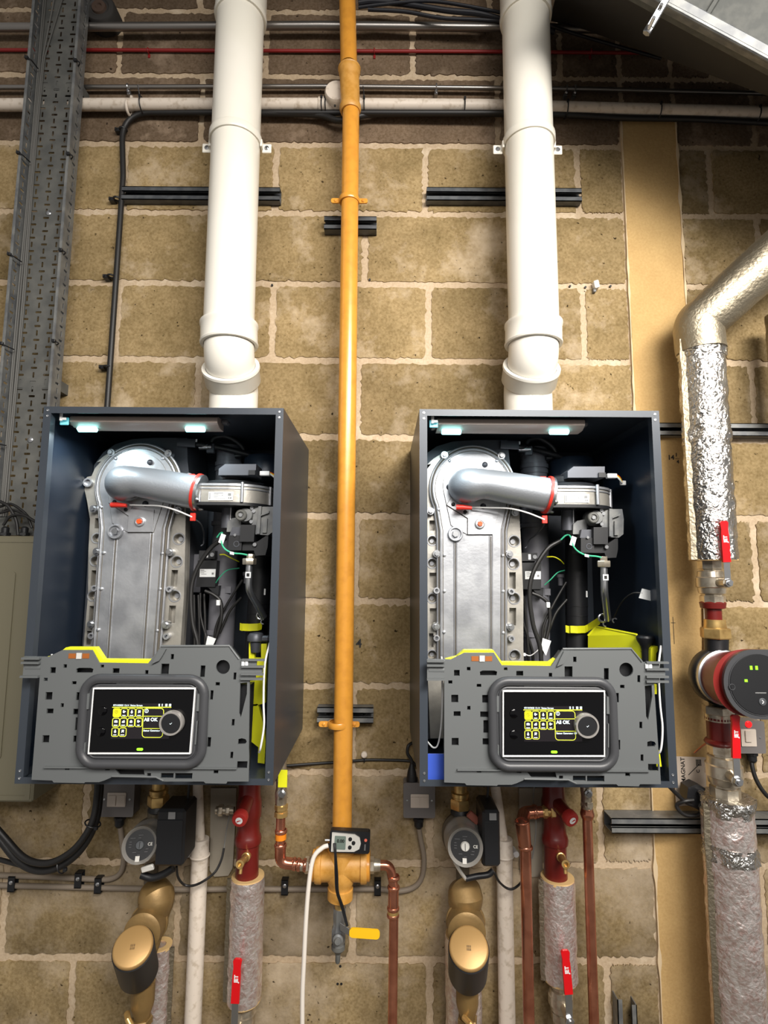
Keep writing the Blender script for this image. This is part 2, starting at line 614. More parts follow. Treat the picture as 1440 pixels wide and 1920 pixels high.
def text_mb(s, c, h, ex=XA, ey=ZA, en=FR, bold=0.0, align='CENTER', thick=0.0004):
    """lettering as geometry: c the centre, h the capital height"""
    cu = bpy.data.curves.new('lettering', 'FONT')
    cu.body = s
    cu.size = h / 0.7
    cu.align_x = align
    cu.align_y = 'CENTER'
    cu.offset = bold
    cu.resolution_u = 3
    ob = bpy.data.objects.new('lettering', cu)
    COL.objects.link(ob)
    dg = bpy.context.evaluated_depsgraph_get()
    me = bpy.data.meshes.new_from_object(ob.evaluated_get(dg))
    mb = MB()
    mb.add([Vector(c) + Vector(ex) * v.co.x + Vector(ey) * v.co.y + Vector(en) * thick for v in me.vertices],
           [tuple(p.vertices) for p in me.polygons])
    bpy.data.objects.remove(ob)
    bpy.data.meshes.remove(me)
    bpy.data.curves.remove(cu)
    return mb


def hexa(mb, c, axis, r, h, seg=6):
    return mb.rev(c, axis, [(-h / 2, r * .93), (-h / 2 * .8, r), (h / 2 * .8, r), (h / 2, r * .93)], seg)


# ---------------------------------------------------------------- the setting
random.seed(7)
wall_org = Vector((0, 0, 0))
JY = [-90, 25, 146, 274, 402, 534, 677, 821, 968, 1128, 1286, 1448, 1618, 1798, 1985]
JZ = [P(700, y).z for y in JY]
JY_EXTRA = 0
XL, XR_ = -1.45, 1.65
wall = MB().box((XL, 0.0, 0.0), (XR_, 0.12, 4.0)).build('wall_back', 'mortar', None, False, loc=(0, 0, 0))
tag(wall, kind='structure')
MB().box((XL, 0.12, -0.1), (XR_ + 0.4, -4.2, 0.0)).build('floor', 'floor', None, False)
tag(bpy.data.objects['floor'], kind='structure')
MB().box((XL, 0.12, 4.0), (XR_ + 0.4, -4.2, 4.1)).build('ceiling', 'ceil', None, False)
tag(bpy.data.objects['ceiling'], kind='structure')

# smooth rendered strip running up between the block panels
sx0, sx1 = P(1172, 400).x, P(1282, 560).x
st = MB()
N_ = 90
lf, rg = [], []
for i in range(N_ + 1):
    z = 0.02 + (P(1220, 228).z - 0.02) * i / N_
    lf.append((sx0 + 0.003 * noise.noise(Vector((z * 9, 1, 0))), z))
    rg.append((sx1 + 0.003 * noise.noise(Vector((z * 8, 5, 0))), z))
st.plate(lf + rg[::-1], [], (0, 0, 0), XA, ZA, FR, -0.005, 0.006)
tag(st.build('trim_1', 'strip', None, False), kind='structure')
for k, (xx, s_) in enumerate(((sx0, 1), (sx1, -1))):
    mb = MB()
    a, b = [], []
    for i in range(140):
        z = 0.3 + (P(1220, 228).z - 0.3) * i / 139
        q = noise.noise(Vector((z * 14, k * 3, 2)))
        wd = 0.0025 + max(0, q) * 0.016
        a.append((xx - s_ * 0.002 - wd / 2, z))
        b.append((xx - s_ * 0.002 + wd / 2 + 0.004 * noise.noise(Vector((z * 30, k, 9))) * 0.5, z))
    mb.plate(a + b[::-1], [], (0, 0, 0), XA, ZA, FR, 0.0, 0.0085)
    tag(mb.build('trim_%d' % (k + 2), mat('crumbly white filler %d' % k, (206, 184, 150), 0.9), None, False), kind='structure')


def block(x0, x1, z0, z1, bm_='block'):
    mb = MB()
    n_h, n_v = 44, 24
    loop = []
    g = 0.0092
    sd = random.random() * 100

    def jag(t):
        return 0.0060 * noise.noise(Vector((t * 3.1, sd, 0))) + 0.0045 * noise.noise(Vector((t * 9.5, sd, 4))) + .0025 * noise.noise(Vector((t * 26, sd, 4)))
    A = [(x0 + (x1 - x0) * k / n_h, z0) for k in range(n_h)] + [(x1, z0 + (z1 - z0) * k / n_v) for k in range(n_v)] + \
        [(x1 - (x1 - x0) * k / n_h, z1) for k in range(n_h)] + [(x0, z1 - (z1 - z0) * k / n_v) for k in range(n_v)]
    cx, cz = (x0 + x1) / 2, (z0 + z1) / 2
    hx, hz = (x1 - x0) / 2, (z1 - z0) / 2
    ring0, ring1 = [], []
    for i, (x, z) in enumerate(A):
        j = max(.002, jag(i * 0.4) + g)
        # push the outline inwards and round the corners
        ux, uz = (x - cx) / hx, (z - cz) / hz
        sx = ux * (hx - j)
        sz = uz * (hz - j)
        rr = 0.010
        dx, dz = (hx - j) - abs(sx), (hz - j) - abs(sz)
        if dx < rr and dz < rr:
            qx, qz = rr - dx, rr - dz
            l = math.hypot(qx, qz)
            if l > rr:
                f = rr / l
                sx = math.copysign((hx - j) - rr + qx * f, sx)
                sz = math.copysign((hz - j) - rr + qz * f, sz)
        ring0.append((cx + sx, cz + sz))
        ring1.append((cx + sx * (1 - 0.004 / hx), cz + sz * (1 - 0.004 / hz)))
    n = len(ring0)
    pr = 0.0035 + random.uniform(-0.001, 0.0015)
    vs = [(x, 0.001, z) for x, z in ring0] + [(x, -pr * .75, z) for x, z in ring0] + [(x, -pr, z) for x, z in ring1]
    fs = []
    for r_ in (0, 1):
        for i in range(n):
            j = (i + 1) % n
            fs.append((r_ * n + i, r_ * n + j, (r_ + 1) * n + j, (r_ + 1) * n + i))
    fs.append(tuple(2 * n + i for i in range(n)))
    mb.add(vs, fs)
    mb.build('concrete_block', bm_, wall, True, angle=50)


# vertical joints seen in each course (photo pixels), the rest follow the 0.45 m bond
rows = [(-60, 377), (85, 227), (210, 377), (338, 517), (468, 686), (606, 510), (750, 669), (895, 510), (1048, 665),
        (1207, 500), (1367, 662), (1533, 483), (1708, 662), (1890, 470)]
rgt = [1411, 1330, 1411, 1330, 1421, 1350, 1412, 1352, 1415, 1360, 1420, 1370, 1430, 1380]
for i, (yy, px) in enumerate(rows):
    z1, z0 = JZ[i], JZ[i + 1]
    x = P(px, yy).x
    while x > XL:
        x -= 0.447
    xs = []
    while x < sx0 - 0.03:
        xs.append(x + random.uniform(-.004, .004))
        x += 0.447
    xs = [max(v, XL) for v in xs] + [sx0 + 0.002]
    for a, b in zip(xs[:-1], xs[1:]):
        if b - a > 0.05:
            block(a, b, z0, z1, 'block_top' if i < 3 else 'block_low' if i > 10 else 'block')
    xr = P(rgt[i], yy).x
    xs = [sx1 - 0.002]
    while xr < sx1 + 0.06:
        xr += 0.447
    while xr - 0.447 > sx1 + 0.06:
        xr -= 0.447
    while xr < XR_:
        xs.append(xr)
        xr += 0.447
    xs.append(XR_)
    for a, b in zip(xs[:-1], xs[1:]):
        if b - a > 0.05:
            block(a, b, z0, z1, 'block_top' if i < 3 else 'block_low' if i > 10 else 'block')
zs = P(1220, 228).z
for i in range(3):
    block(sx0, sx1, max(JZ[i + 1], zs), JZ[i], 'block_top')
# marker-pen notes on the wall
for s_, x, y, hh, nm in (('4', 673, 1207, 0.022, 'pencil_mark'), ('14', 1258, 858, 0.013, 'pencil_mark'), ('1', 1268, 853, 0.009, 'pencil_mark'),
                         ('4', 1271, 866, 0.009, 'pencil_mark')):
    c = P(x, y, 0.0056 if x < 1000 else 0.0066)
    t_ = text_mb(s_, c, hh, bold=0.0006).build('pencil_mark', 'ink', wall, False)
c = P(1270, 860, 0.0066)
MB().obox(c, XA * 0.006, FR * 0.0002, (ZA + XA * 0.2) * 0.0006).build('pencil_mark', 'ink', wall, False)
for x, y, ln in ((1263, 1182, 60), (130, 100, 0)):
    if ln:
        c = P(x, y, 0.0066)
        MB().obox(c, XA * 0.0007, FR * 0.0002, ZA * 0.036).build('pencil_mark', 'ink', wall, False)
        MB().obox(c + ZA * 0.02, XA * 0.006, FR * 0.0002, ZA * 0.0007).build('pencil_mark', 'ink', wall, False)
# drilled holes: dark recessed plugs
mbh = MB()
for x, y in ((1069, 536), (1098, 538), (1145, 536), (510, 534), (693, 524), (638, 1812), (633, 1845), (640, 1845)):
    mbh.rev(P(x, y, 0.0052), FR, [(-0.004, 0.003), (0.0002, 0.0032)], 10)
tag(mbh.build('drill_holes', 'ink', wall, False), kind='stuff')
# white plug and nail left in the joint
pl = thing('wall_plug', P(1117, 540, 0.004), 'small white plastic plug sticking out of the joint right of the right flue', 'wall plug')
MB().obox(P(1117, 535, 0.012), XA * .007 + ZA * .002, FR * .010, ZA * .011 - XA * .002, .002).build('plug_body', 'white', pl)
MB().obox(P(1114, 545, 0.008), XA * .004, FR * .006, ZA * .006, .001).build('plug_tail', 'greyink', pl)


# ---------------------------------------------------------------- ducting at upper right
du = thing('air_duct', P(1440, 40, 0.12), 'grey sheet metal duct crossing the upper right corner', 'duct')
a0, a1 = P(1130, -38, 0.42), P(1560, 195, 0.42)
dr = (a1 - a0).normalized()
nn = dr.cross(FR).normalized()
if nn.z < 0:
    nn = -nn
fu = (nn * 0.9 + FR * 0.42).normalized()
b0, b1 = a0 - dr * 0.10, a1 + dr * 0.3
tp = 0.9
nrm = dr.cross(fu).normalized()
if nrm.y > 0:
    nrm = -nrm
MB().obox((b0 + b1) / 2 + fu * tp / 2 - nrm * 0.01, dr * ((b1 - b0).length / 2), fu * tp / 2, nrm * 0.01).build('sheet_panel', 'duct', du, False)
w0, w1 = P(1032, 39, 0.035), P(1480, 167, 0.035)
wd_ = (w1 - w0).normalized()
w1 = w1 + wd_ * 0.35
MB().add([b0, b1, w1, w0, b0 + fu * .012, b1 + fu * .012, w1 + ZA * .012, w0 + ZA * .012],
         [(0, 1, 2, 3), (7, 6, 5, 4), (0, 4, 5, 1), (1, 5, 6, 2), (2, 6, 7, 3), (3, 7, 4, 0)]).build('shaded_side_panel', 'oldblack', du, False)  # shade put into the colour: this duct face is black, the front grey
fl = b0.lerp(b1, .5)
MB().obox(fl + nrm * .008 + fu * .014, dr * ((b1 - b0).length / 2), fu * .014, nrm * .012, .003).build('flange', 'galv', du)
T([b0 + nrm * .022 + fu * .004, b1 + nrm * .022 + fu * .004], .005, 'flange_rib', 'galv', du, 8)
for (x, y) in ((1240, 14), (1226, 38)):
    c = P(x, y, 0.46)
    q = MB()
    q.obox(c, dr * .008, fu * .016, nrm * .008, .002)
    q.tube([c + nrm * .004 - fu * .02, c + nrm * .03 - fu * .01], .004, 8)
    hexa(q, c - fu * .02, fu, .009, .012)
    q.build('flange_clamp', 'steel', du)
for t_ in (0.35, 0.75):
    c = b0.lerp(b1, t_)
    MB().obox(c + fu * .45 + nrm * .004, dr * .006, fu * .42, nrm * .005, .002).build('stiffener_rib', 'duct', du)


# ---------------------------------------------------------------- cable tray, left
def cable_tray():
    tr = thing('cable_tray', P(60, 900, 0.05), 'perforated galvanised cable tray running up the left edge of the wall', 'cable tray')
    dB, dL = 0.055, 0.098
    # base of the right flange passes through these pixels
    top, bot = P(158, 100, dB), P(104, 900, dB)
    X1 = (top.x + bot.x) / 2
    lx = P(62, 30, dL).x
    X0 = (lx + P(4, 600, dL).x) / 2
    z0, z1 = P(30, 1004, dB).z, 3.75
    W_, H_ = X1 - X0, z1 - z0
    holes = []
    pitch = 0.034
    k = 0
    z = 0.02
    while z < H_ - 0.03:
        for c, fx in enumerate((0.20, 0.45, 0.70)):
            cx = W_ * fx
            if (k + c) % 2 == 0:
                holes.append(rrect(cx - 0.0026, z - 0.0080, cx + 0.0026, z + 0.0080, 0.002, 2))
            else:
                holes.append(rrect(cx - 0.0085, z - 0.003, cx + 0.0085, z + 0.003, 0.002, 2))
        z += 0.0200
        k += 1
    MB().plate([(0, 0), (W_, 0), (W_, H_), (0, H_)], holes, (X0, -dB, z0), XA, ZA, FR, 0, 0.0015).build('base_web', 'galv_dull', tr, False)
    for nm, xx, side in (('left_flange', X0, 1), ('right_flange', X1, -1)):
        holes = []
        z = 0.03
        dd = dL - dB
        k = 0
        while z < H_ - 0.03:
            if k % 2 == 0:
                holes.append(rrect(dd * .35, z - 0.008, dd * .35 + .005, z + 0.008, 0.002, 2))
            else:
                holes.append(rrect(dd * .35 - .004, z - 0.003, dd * .35 + .012, z + 0.003, 0.002, 2))
            z += 0.0200
            k += 1
        MB().plate([(0, 0), (dd, 0), (dd, H_), (0, H_)], holes, (xx, -dB, z0), FR, ZA, XA, -0.0008, 0.0008).build(nm, 'galv', tr, False)
        MB().box((xx, -dL, z0), (xx + side * 0.007, -dL + 0.0015, z1)).build('return_lip', 'galv', tr, False)
    for zz in (P(60, 400, dB).z, P(60, 825, dB).z):
        MB().rev((X0 + W_ * .5, -dB - .001, zz), FR, [(0, .008), (.003, .0075), (.005, .003)], 16).build('fixing_bolt', 'steel', tr)
    # stand-off brackets carry the tray on the wall
    for zz in (z0 + .4, z0 + 1.3, z0 + 2.2):
        MB().box((X0 + .01, 0, zz), (X1 - .01, -dB, zz + .03)).build('standoff_bracket', 'galv_dull', tr, False)
    return tr, X0, X1, z0, z1


tray, TX0, TX1, TZ0, TZ1 = cable_tray()
random.seed(3)
cn = ['flat twin cable nearest the left lip of the tray', 'second grey cable from the left lip inside the tray', 'third cable in the tray, slightly darker',
      'rightmost of the cables bundled in the tray']
for k in range(4):
    x = TX0 + 0.006 + 0.0052 * k
    pts = [Vector((x + 0.004 * noise.noise(Vector((z * 2, k, 0))), -0.0600 - (0.0006 if k % 2 else 0), z))
           for z in [TZ0 + .05 + (TZ1 - TZ0 - .1) * i / 60 for i in range(61)]]
    if k > 1:
        for p in pts:
            q = max(0, p.z - P(60, 110, .06).z)
            p.x += 0.05 * min(1, q / .25) * (k - 1) * .5
    o = T(pts, 0.0023, 'tray_cable', mat('tray cable sheath %d' % k, (96 - 8 * (k % 2), 95 - 8 * (k % 2), 92 - 8 * (k % 2)), 0.6))
    tag(o, cn[k], 'cable', 'cables clipped along the tray')
# cable ties on the tray lips
ties = [(45, 478, 0), (18, 645, 0), (70, 110, 0), (50, 288, 0), (10, 828, 0), (160, 115, 1), (149, 290, 1), (133, 470, 1), (118, 640, 1)]
wh = {0: 'on the left lip', 1: 'on the right lip'}
ordn = {0: ['second lowest', 'middle', 'topmost', 'second highest', 'lowest'], 1: ['topmost', 'second highest', 'second lowest', 'lowest']}
cnt = {0: 0, 1: 0}
lvl = {(0, 0): 'third from the top', (0, 1): 'fourth from the top', (0, 2): 'topmost', (0, 3): 'second from the top', (0, 4): 'lowest',
       (1, 0): 'topmost', (1, 1): 'second from the top', (1, 2): 'third from the top', (1, 3): 'lowest'}
for x, y, s_ in ties:
    base = P(x, y, 0.098)
    xx = TX0 if s_ == 0 else TX1
    c = Vector((xx, -0.101, base.z))
    t_ = thing('cable_tie', c, 'black cable tie %s of the cable tray, %s' % (wh[s_], lvl[(s_, cnt[s_])]), 'cable tie', 'cable ties on the cable tray')
    cnt[s_] += 1
    MB().obox(c, XA * .005, FR * .004, ZA * .004, .001).build('tie_head', 'black', t_)
    T(spline([c, c + Vector((.012, .002, -.006)), c + Vector((.014 if s_ == 0 else -.006, .030 if s_ == 0 else .02, -.004))], 5), .0017, 'tie_strap', 'black', t_, 6)
    T([c, c + Vector((-.004, -.003, .007))], .0013, 'tie_tail', 'black', t_, 6)
# loose cable ends at the foot of the tray
for k, (pp, r) in enumerate((([(0, 950), (20, 945), (42, 958), (58, 975)], .0035), ([(0, 962), (25, 957), (50, 968), (60, 990)], .003),
                             ([(0, 940), (16, 950), (30, 975), (34, 1003)], .004), ([(6, 985), (20, 968), (44, 966), (66, 978)], .0035))):
    o = T(spline([P(x, y, .085 + .006 * k) for x, y in pp], 6), r, 'loose_cable', 'cable')
    tag(o, ['black cable curving highest across the foot of the tray', 'thin black cable just under the highest one at the tray foot',
            'black cable bending down from the left edge into the cream enclosure', 'short black cable arching up from the enclosure top'][k], 'cable',
        'cables at the foot of the tray')
for k, x in enumerate((10, 46)):
    c = P(x, 996, .09)
    g_ = thing('cable_gland', c, '%s black cable gland on top of the cream enclosure' % ('left' if k == 0 else 'right'), 'cable gland', 'glands on the enclosure')
    MB().rev(c - ZA * .012, ZA, [(0, .012), (.008, .012), (.009, .009), (.02, .009), (.024, .005)], 12).build('gland_body', 'black', g_)
    hexa(MB(), c - ZA * .008, ZA, .0135, .006).build('gland_nut', 'black', g_)

# round grey junction / pipe end at the top
jp = thing('conduit_elbow_box', P(205, 48, .05), 'round dark junction box beside the top of the cable tray', 'junction box')
c = P(203, 48, .0)
MB().rev(c, FR, [(0, .046), (.05, .046), (.056, .042), (.057, .03), (.054, .026), (.054, 0)], 32).build('box_body', 'oldblack', jp)
MB().rev(c + FR * .054, FR, [(0, .022), (.006, .020), (.006, .010), (.002, .008), (.002, 0)], 24).build('box_plug', mat('brown blanking plug', (74, 58, 48), .6), jp)
T([c + FR * .03 - XA * .070, c + FR * .03], .026, 'spout', 'oldblack', jp, 18)


# ---------------------------------------------------------------- services running across the top
def long_pipe(name, pts, r, m, label, cat, seg=14, group=None):
    o = T(pts, r, name, m, None, seg)
    return tag(o, label, cat, group)


EXT = 1560


def hline(pts, d, r=0):
    return [P(x, y, d) for x, y in pts]


long_pipe('steel_conduit', hline([(-80, 52), (600, 48), (1000, 52), (EXT, 62)], .04), .0115, 'conduit', 'topmost steel conduit crossing the wall below the duct', 'conduit')
long_pipe('steel_conduit', hline([(-80, 164), (600, 162), (1100, 167), (EXT, 178)], .025), .0062, 'conduit', 'thin steel conduit just above the white horizontal pipe', 'conduit')
rc = long_pipe('red_cable', spline(hline([(-80, 94), (200, 94), (420, 95), (700, 96), (940, 97), (1180, 99), (1300, 99)], .012), 4), .0048, 'red_cable', 'red fire cable crossing the wall near the top', 'cable')
for k, (x, y) in enumerate(((278, 95), (702, 96), (1108, 97))):
    cl = thing('cable_clip', P(x, y, .012), ['red cable clip between tray and left flue', 'red cable clip just right of the yellow pipe', 'red cable clip right of the right flue'][k],
               'cable clip', 'clips on the red cable')
    c = P(x, y, .012)
    MB().torus(c, XA, .0065, .0018, 14, 6).build('clip_band', 'red_cable', cl)
    MB().obox(c - ZA * .011 + YA * .008, XA * .0035, YA * .0025, ZA * .006, .001).build('clip_ear', 'red_cable', cl)
# conduit saddles
for k, (x, y, d) in enumerate(((818, 163, .025), (1062, 166, .025), (1078, 166, .025), (240, 163, .025))):
    c = P(x, y, d)
    cl = thing('conduit_saddle', c, ['bright saddle on the thin conduit between yellow pipe and right flue', 'left of two dark saddles on the thin conduit right of the right flue',
               'right of two dark saddles on the thin conduit right of the right flue', 'bright saddle on the thin conduit right of the cable tray'][k], 'pipe clip', 'saddles on the thin conduit')
    MB().torus(c, XA, .008, .002, 16, 6).build('saddle_band', 'steel' if k in (0, 3) else 'galv_dull', cl)
    MB().obox(c + YA * .014 - ZA * .012, XA * .005, YA * .009, ZA * .006, .001).build('saddle_ear', 'steel' if k in (0, 3) else 'galv_dull', cl)
    MB().rev(c - ZA * .012 + FR * .000, FR, [(-.004, .004), (0, .0045), (.003, .002)], 10).build('saddle_screw', 'steel', cl)

wp = thing('white_pipe', P(0, 197, .035), 'white plastic pipe running level across the whole upper wall', 'pipe')
T(hline([(-90, 197), (300, 196), (620, 196), (900, 198), (1100, 203), (1300, 208), (EXT, 214)], .035), .0165, 'pipe_run', 'pvc_old', wp, 20)
T(hline([(598, 196), (676, 197)], .035), .0195, 'pipe_socket', 'pvc_old', wp, 20)
c = P(632, 192, .035)
MB().rev(c + YA * .02 + ZA * .006, FR, [(0, .034), (.05, .034), (.056, .030), (.057, .0)], 28).build('round_access_cap', 'pvc_old', wp)
MB().rev(P(628, 198, .074), FR, [(-.002, .003), (.001, .003)], 8).build('cap_screw', 'ink', wp)
c = P(242, 203, .035)
MB().torus(c, XA, .019, .004, 20, 8).build('pipe_clip', 'pvc_old', wp)
MB().obox(c + Vector((0, .018, .034)), XA * .004, YA * .012, ZA * .016, .002).build('clip_stem', 'pvc_old', wp)
bc = long_pipe('black_cable', spline([P(x, y, d) for x, y, d in ((400, 213, .03), (540, 213, .03), (600, 216, .03), (640, 226, .04), (690, 215, .03), (760, 213, .03), (900, 213, .03),
               (1050, 215, .03), (1170, 221, .03), (1300, 223, .03), (1440, 230, .03), (EXT, 236, .03))], 5), .0085, 'cable', 'thick black cable tied under the right part of the white pipe', 'cable', 12)
long_pipe('black_cable', spline([P(x, y, .026) for x, y in ((700, 207), (860, 210), (1000, 213), (1200, 219), (1440, 226), (EXT, 232))], 5), .0055, 'cable', 'thinner black cable between the white pipe and the thick cable', 'cable', 10)
dc = long_pipe('black_cable', fillet([P(1000, 212, .045), P(380, 211, .028), P(228, 211, .022), P(231, 330, .02), P(200, 780, .02)], [.01, .085, .01], 10), .0078,
               'cable', 'black cable bending down the wall left of the left flue', 'cable', 14)
for k, (x, y) in enumerate(((225, 243), (216, 373), (205, 518), (198, 688))):
    c = P(x + (4 if k else 6), y, .02)
    cl = thing('cable_cleat', c, ['topmost', 'second highest', 'second lowest', 'lowest'][k] + ' black cleat holding the cable left of the left flue', 'cable clip', 'cleats on the descending cable')
    MB().torus(c, ZA, .0098, .0028, 16, 8).build('cleat_ring', 'black', cl)
    MB().obox(c + Vector((-.017, .008, 0)), XA * .008, YA * .011, ZA * .0055, .0015).build('cleat_foot', 'black', cl)
    MB().rev(c + Vector((-.02, -.003, 0)), FR, [(0, .004), (.003, .003)], 10).build('cleat_screw', 'black', cl)
tie_pos = ((267, 195, 'left of the left flue'), (604, 197, 'left of two beside the access cap'), (611, 197, 'right of two beside the access cap'), (683, 198, 'just right of the yellow pipe'),
           (870, 199, 'between the yellow pipe and the right flue'), (1061, 204, 'just right of the right flue'), (1234, 208, 'above the smooth rendered strip'), (1418, 214, 'at the right edge'))
for k, (x, y, wt) in enumerate(tie_pos):
    c = P(x, y, .035)
    t_ = thing('cable_tie', c, 'black cable tie on the white pipe, ' + wt, 'cable tie', 'cable ties on the white pipe')
    MB().torus(c - ZA * .004, XA, .0215, .0018, 20, 6).build('tie_strap', 'black', t_)
    MB().obox(c + Vector((0, -.02, .008)), XA * .003, YA * .003, ZA * .004, .0008).build('tie_head', 'black', t_)
    if k in (0, 3):
        T([c + Vector((0, -.02, .01)), c + Vector((-.003, -.03, .034))], .0015, 'tie_tail', 'black', t_, 6)
# dark blue cables looping at the very top, right of the gas pipe
for k, (pp, r, lb) in enumerate((([(672, 6), (700, 3), (760, 8), (840, 20), (900, 26), (960, 42), (1040, 60)], .0075, 'thick dark blue cable sagging from the top of the yellow pipe to the duct'),
                                 ([(672, 14), (720, 8), (800, 2), (880, 12), (990, 36), (1100, 70), (1240, 110)], .0045, 'dark blue cable crossing behind the right flue towards the duct'),
                                 ([(690, 18), (760, 22), (830, 34), (910, 38), (1010, 48)], .005, 'lowest dark cable of the bundle at the top'))):
    long_pipe('blue_cable', spline([P(x, y, .062 + .008 * k) for x, y in pp], 6), r, mat('navy cable %d' % k, (15, 17, 26), .5), lb, 'cable', 10, 'dark cables at the top')


# ---------------------------------------------------------------- steel channels on the wall
def channel(x0, y0, x1, y1, label, hmm, dep=.022, m='strut', d0=0.004, holes=False, group=None, slope=True):
    """slotted strut: a C section lying level, its open side to the room"""
    a, b = P(x0, (y0 + y1) / 2, dep), P(x1, (y0 + y1) / 2, dep)
    zc = (a.z + b.z) / 2
    h = hmm / 2
    ch = thing('strut_channel', (a.x, 0, zc), label, 'steel channel', group)
    # back
    MB().box((a.x, -d0 - .002, zc - h), (b.x, -d0, zc + h)).build('channel_back', m, ch, False)
    for s_ in (-1, 1):
        nm = 'lower_flange' if s_ < 0 else 'upper_flange'
        mb = MB()
        mb.box((a.x, -d0, zc + s_ * h), (b.x, -dep - d0, zc + s_ * (h - .0022)))
        mb.box((a.x, -dep - d0, zc + s_ * h), (b.x, -dep - d0 + .002, zc + s_ * (h - .0150)))
        mb.box((a.x, -dep - d0 + .006, zc + s_ * (h - .0150)), (b.x, -dep - d0, zc + s_ * (h - .0130)))
        mb.build(nm, m, ch, False)
    if holes:
        for k in range(3):
            x = a.x + (b.x - a.x) * (k + .5) / 3
            MB().rev((x, -d0 - .002, zc), FR, [(0, .008), (.003, .008), (.005, .004)], 14).build('fixing_bolt', 'steel', ch)
    return ch


channel(229, 346, 525, 382, 'dark steel channel behind the left flue', .041, .024)
channel(800, 347, 1090, 384, 'dark steel channel behind the right flue', .041, .024)
channel(608, 402, 706, 436, 'short dark steel channel behind the upper yellow pipe', .040, .030)
channel(595, 1319, 700, 1362, 'short galvanised channel behind the lower yellow pipe', .040, .034, 'galv', holes=True)
channel(1200, 790, 1520, 822, 'long galvanised channel behind the upper foil wrapped pipe', .036, .026, 'galv')
channel(1146, 1530, 1560, 1567, 'long dusty galvanised channel behind the lower foil wrapped pipe', .036, .05, 'galv')
vc = thing('strut_channel', P(1172, 1935, 0), 'short galvanised channel standing upright at the lower right edge of the frame', 'steel channel')
a, b = P(1156, 1872, .03), P(1192, 1872, .03)
MB().box((a.x, 0, a.z - .2), (b.x, -.002, a.z)).build('channel_back', 'galv', vc, False)
MB().box((a.x, 0, a.z - .2), (a.x + .0022, -.035, a.z)).build('left_flange', 'galv', vc, False)
MB().box((b.x, 0, a.z - .2), (b.x - .0022, -.035, a.z - .012)).build('right_flange', 'galv', vc, False)
MB().box((b.x, -.035, a.z - .2), (b.x - .012, -.033, a.z - .012)).build('return_lip', 'galv', vc, False)
MB().box((a.x, -.035, a.z - .2), (a.x + .012, -.033, a.z)).build('return_lip', 'galv', vc, False)


# ---------------------------------------------------------------- white flues
def flue(side, pts, clampy, label, cats):
    """pts: photo pixels of (top, lower end of the straight, collar)"""
    (tx, ty), (mx, my), (cx, cy) = pts
    dU, dC = .160, .095
    B = P(mx, my, dU)
    Tp = P(tx, ty, dU)
    Tp = Tp + (Tp - B).normalized() * .35
    Tp = Vector(((Tp.x + B.x) / 2, Tp.y, Tp.z))
    Bx = B.copy()
    zt = 1.315 + UP
    E1 = P(mx, 672, dU)
    C1 = P(cx, 760, dC)
    Cc = Vector((C1.x, -dC, zt + .006))
    E2 = Vector((C1.x, -dC, E1.z - (dU - dC) * .85))
    fl_ = thing('flue_pipe', Cc, label, 'flue')
    r = .0635
    T([Tp, Bx, P(mx, my + 20, dU)], r, 'straight_pipe', 'pvc', fl_, 40)
    e = fillet([P(mx, my + 8, dU), E1, E2, Cc], .05, 10)
    T(e, r * .985, 'bend_pipe', 'pvc', fl_, 40)
    ax = (Bx - E1).normalized()
    s0 = P(mx, 645, dU)
    MB().rev(s0 - ax * .004, ax, [(0, r), (.0, r + .008), (.004, r + .0095), (.010, r + .0075), (.046, r + .0075), (.050, r + .0095), (.056, r + .0095), (.058, r)], 48, False).build('upper_socket', 'pvc', fl_)
    sl = (E2 - E1).normalized()
    mid = E1.lerp(E2, .52)
    MB().rev(mid - sl * .022, sl, [(0, r), (0, r + .0095), (.006, r + .0105), (.010, r + .008), (.044, r + .008), (.05, r + .004), (.052, r)], 48, False).build('lower_socket', 'pvc', fl_)
    MB().rev(Cc, ZA, [(0, r + .012), (.012, r + .012), (.016, r + .004), (.045, r + .003), (.052, r + .007), (.060, r + .007), (.064, r)], 48, False).build('boiler_collar', 'pvc', fl_)
    # coupler near the top of the frame
    ct = P(tx, 40, dU)
    MB().rev((Bx.x * .5 + Tp.x * .5, -dU, ct.z), ZA, [(0, r), (0, r + .005), (.01, r + .007), (.02, r + .005), (.16, r + .005)], 48, False).build('top_socket', 'pvc', fl_)
    # wall clamp: a thing of its own
    k = P(cx * .2 + mx * .8, clampy, dU)
    cc = Vector(((Bx.x + Tp.x) / 2, -dU, k.z))
    cl = thing('flue_clamp', cc, 'white clamp ring around the %s flue' % side, 'pipe clamp', 'flue clamps')
    MB().rev(cc - ZA * .011, ZA, [(0, r), (0, r + .004), (.003, r + .0055), (.019, r + .0055), (.022, r + .004), (.022, r)], 48, False).build('clamp_ring', 'pvc', cl)
    MB().rev(cc + YA * r, YA, [(0, .004), (dU - r, .004)], 8).build('threaded_stud', 'steel', cl)
    for s_ in (-1, 1):
        ec = cc + Vector((s_ * (r + .0170), .012, -.012))
        ear = MB().obox(ec, XA * .0125, YA * .002, ZA * .013, .002).build('clamp_ear', 'pvc', cl)
        MB().obox(cc + Vector((s_ * (r + .0050), .004, -.008)), XA * .003, YA * .009, ZA * .010, .001).build('clamp_strap', 'pvc', cl)
        WORG[ear.name] = WORG[cl.name]
        MB().rev(ec + FR * .0015, FR, [(0, .0062), (.002, .0062), (.004, .0035), (.004, 0)], 14).build('screw_head', 'steel', ear)
    return fl_


flue('left', ((449, 60), (430, 590), (438, 755)), 264, 'white plastic flue rising from the left boiler', 0)
flue('right', ((985, 60), (1000, 590), (990, 755)), 267, 'white plastic flue rising from the right boiler', 0)


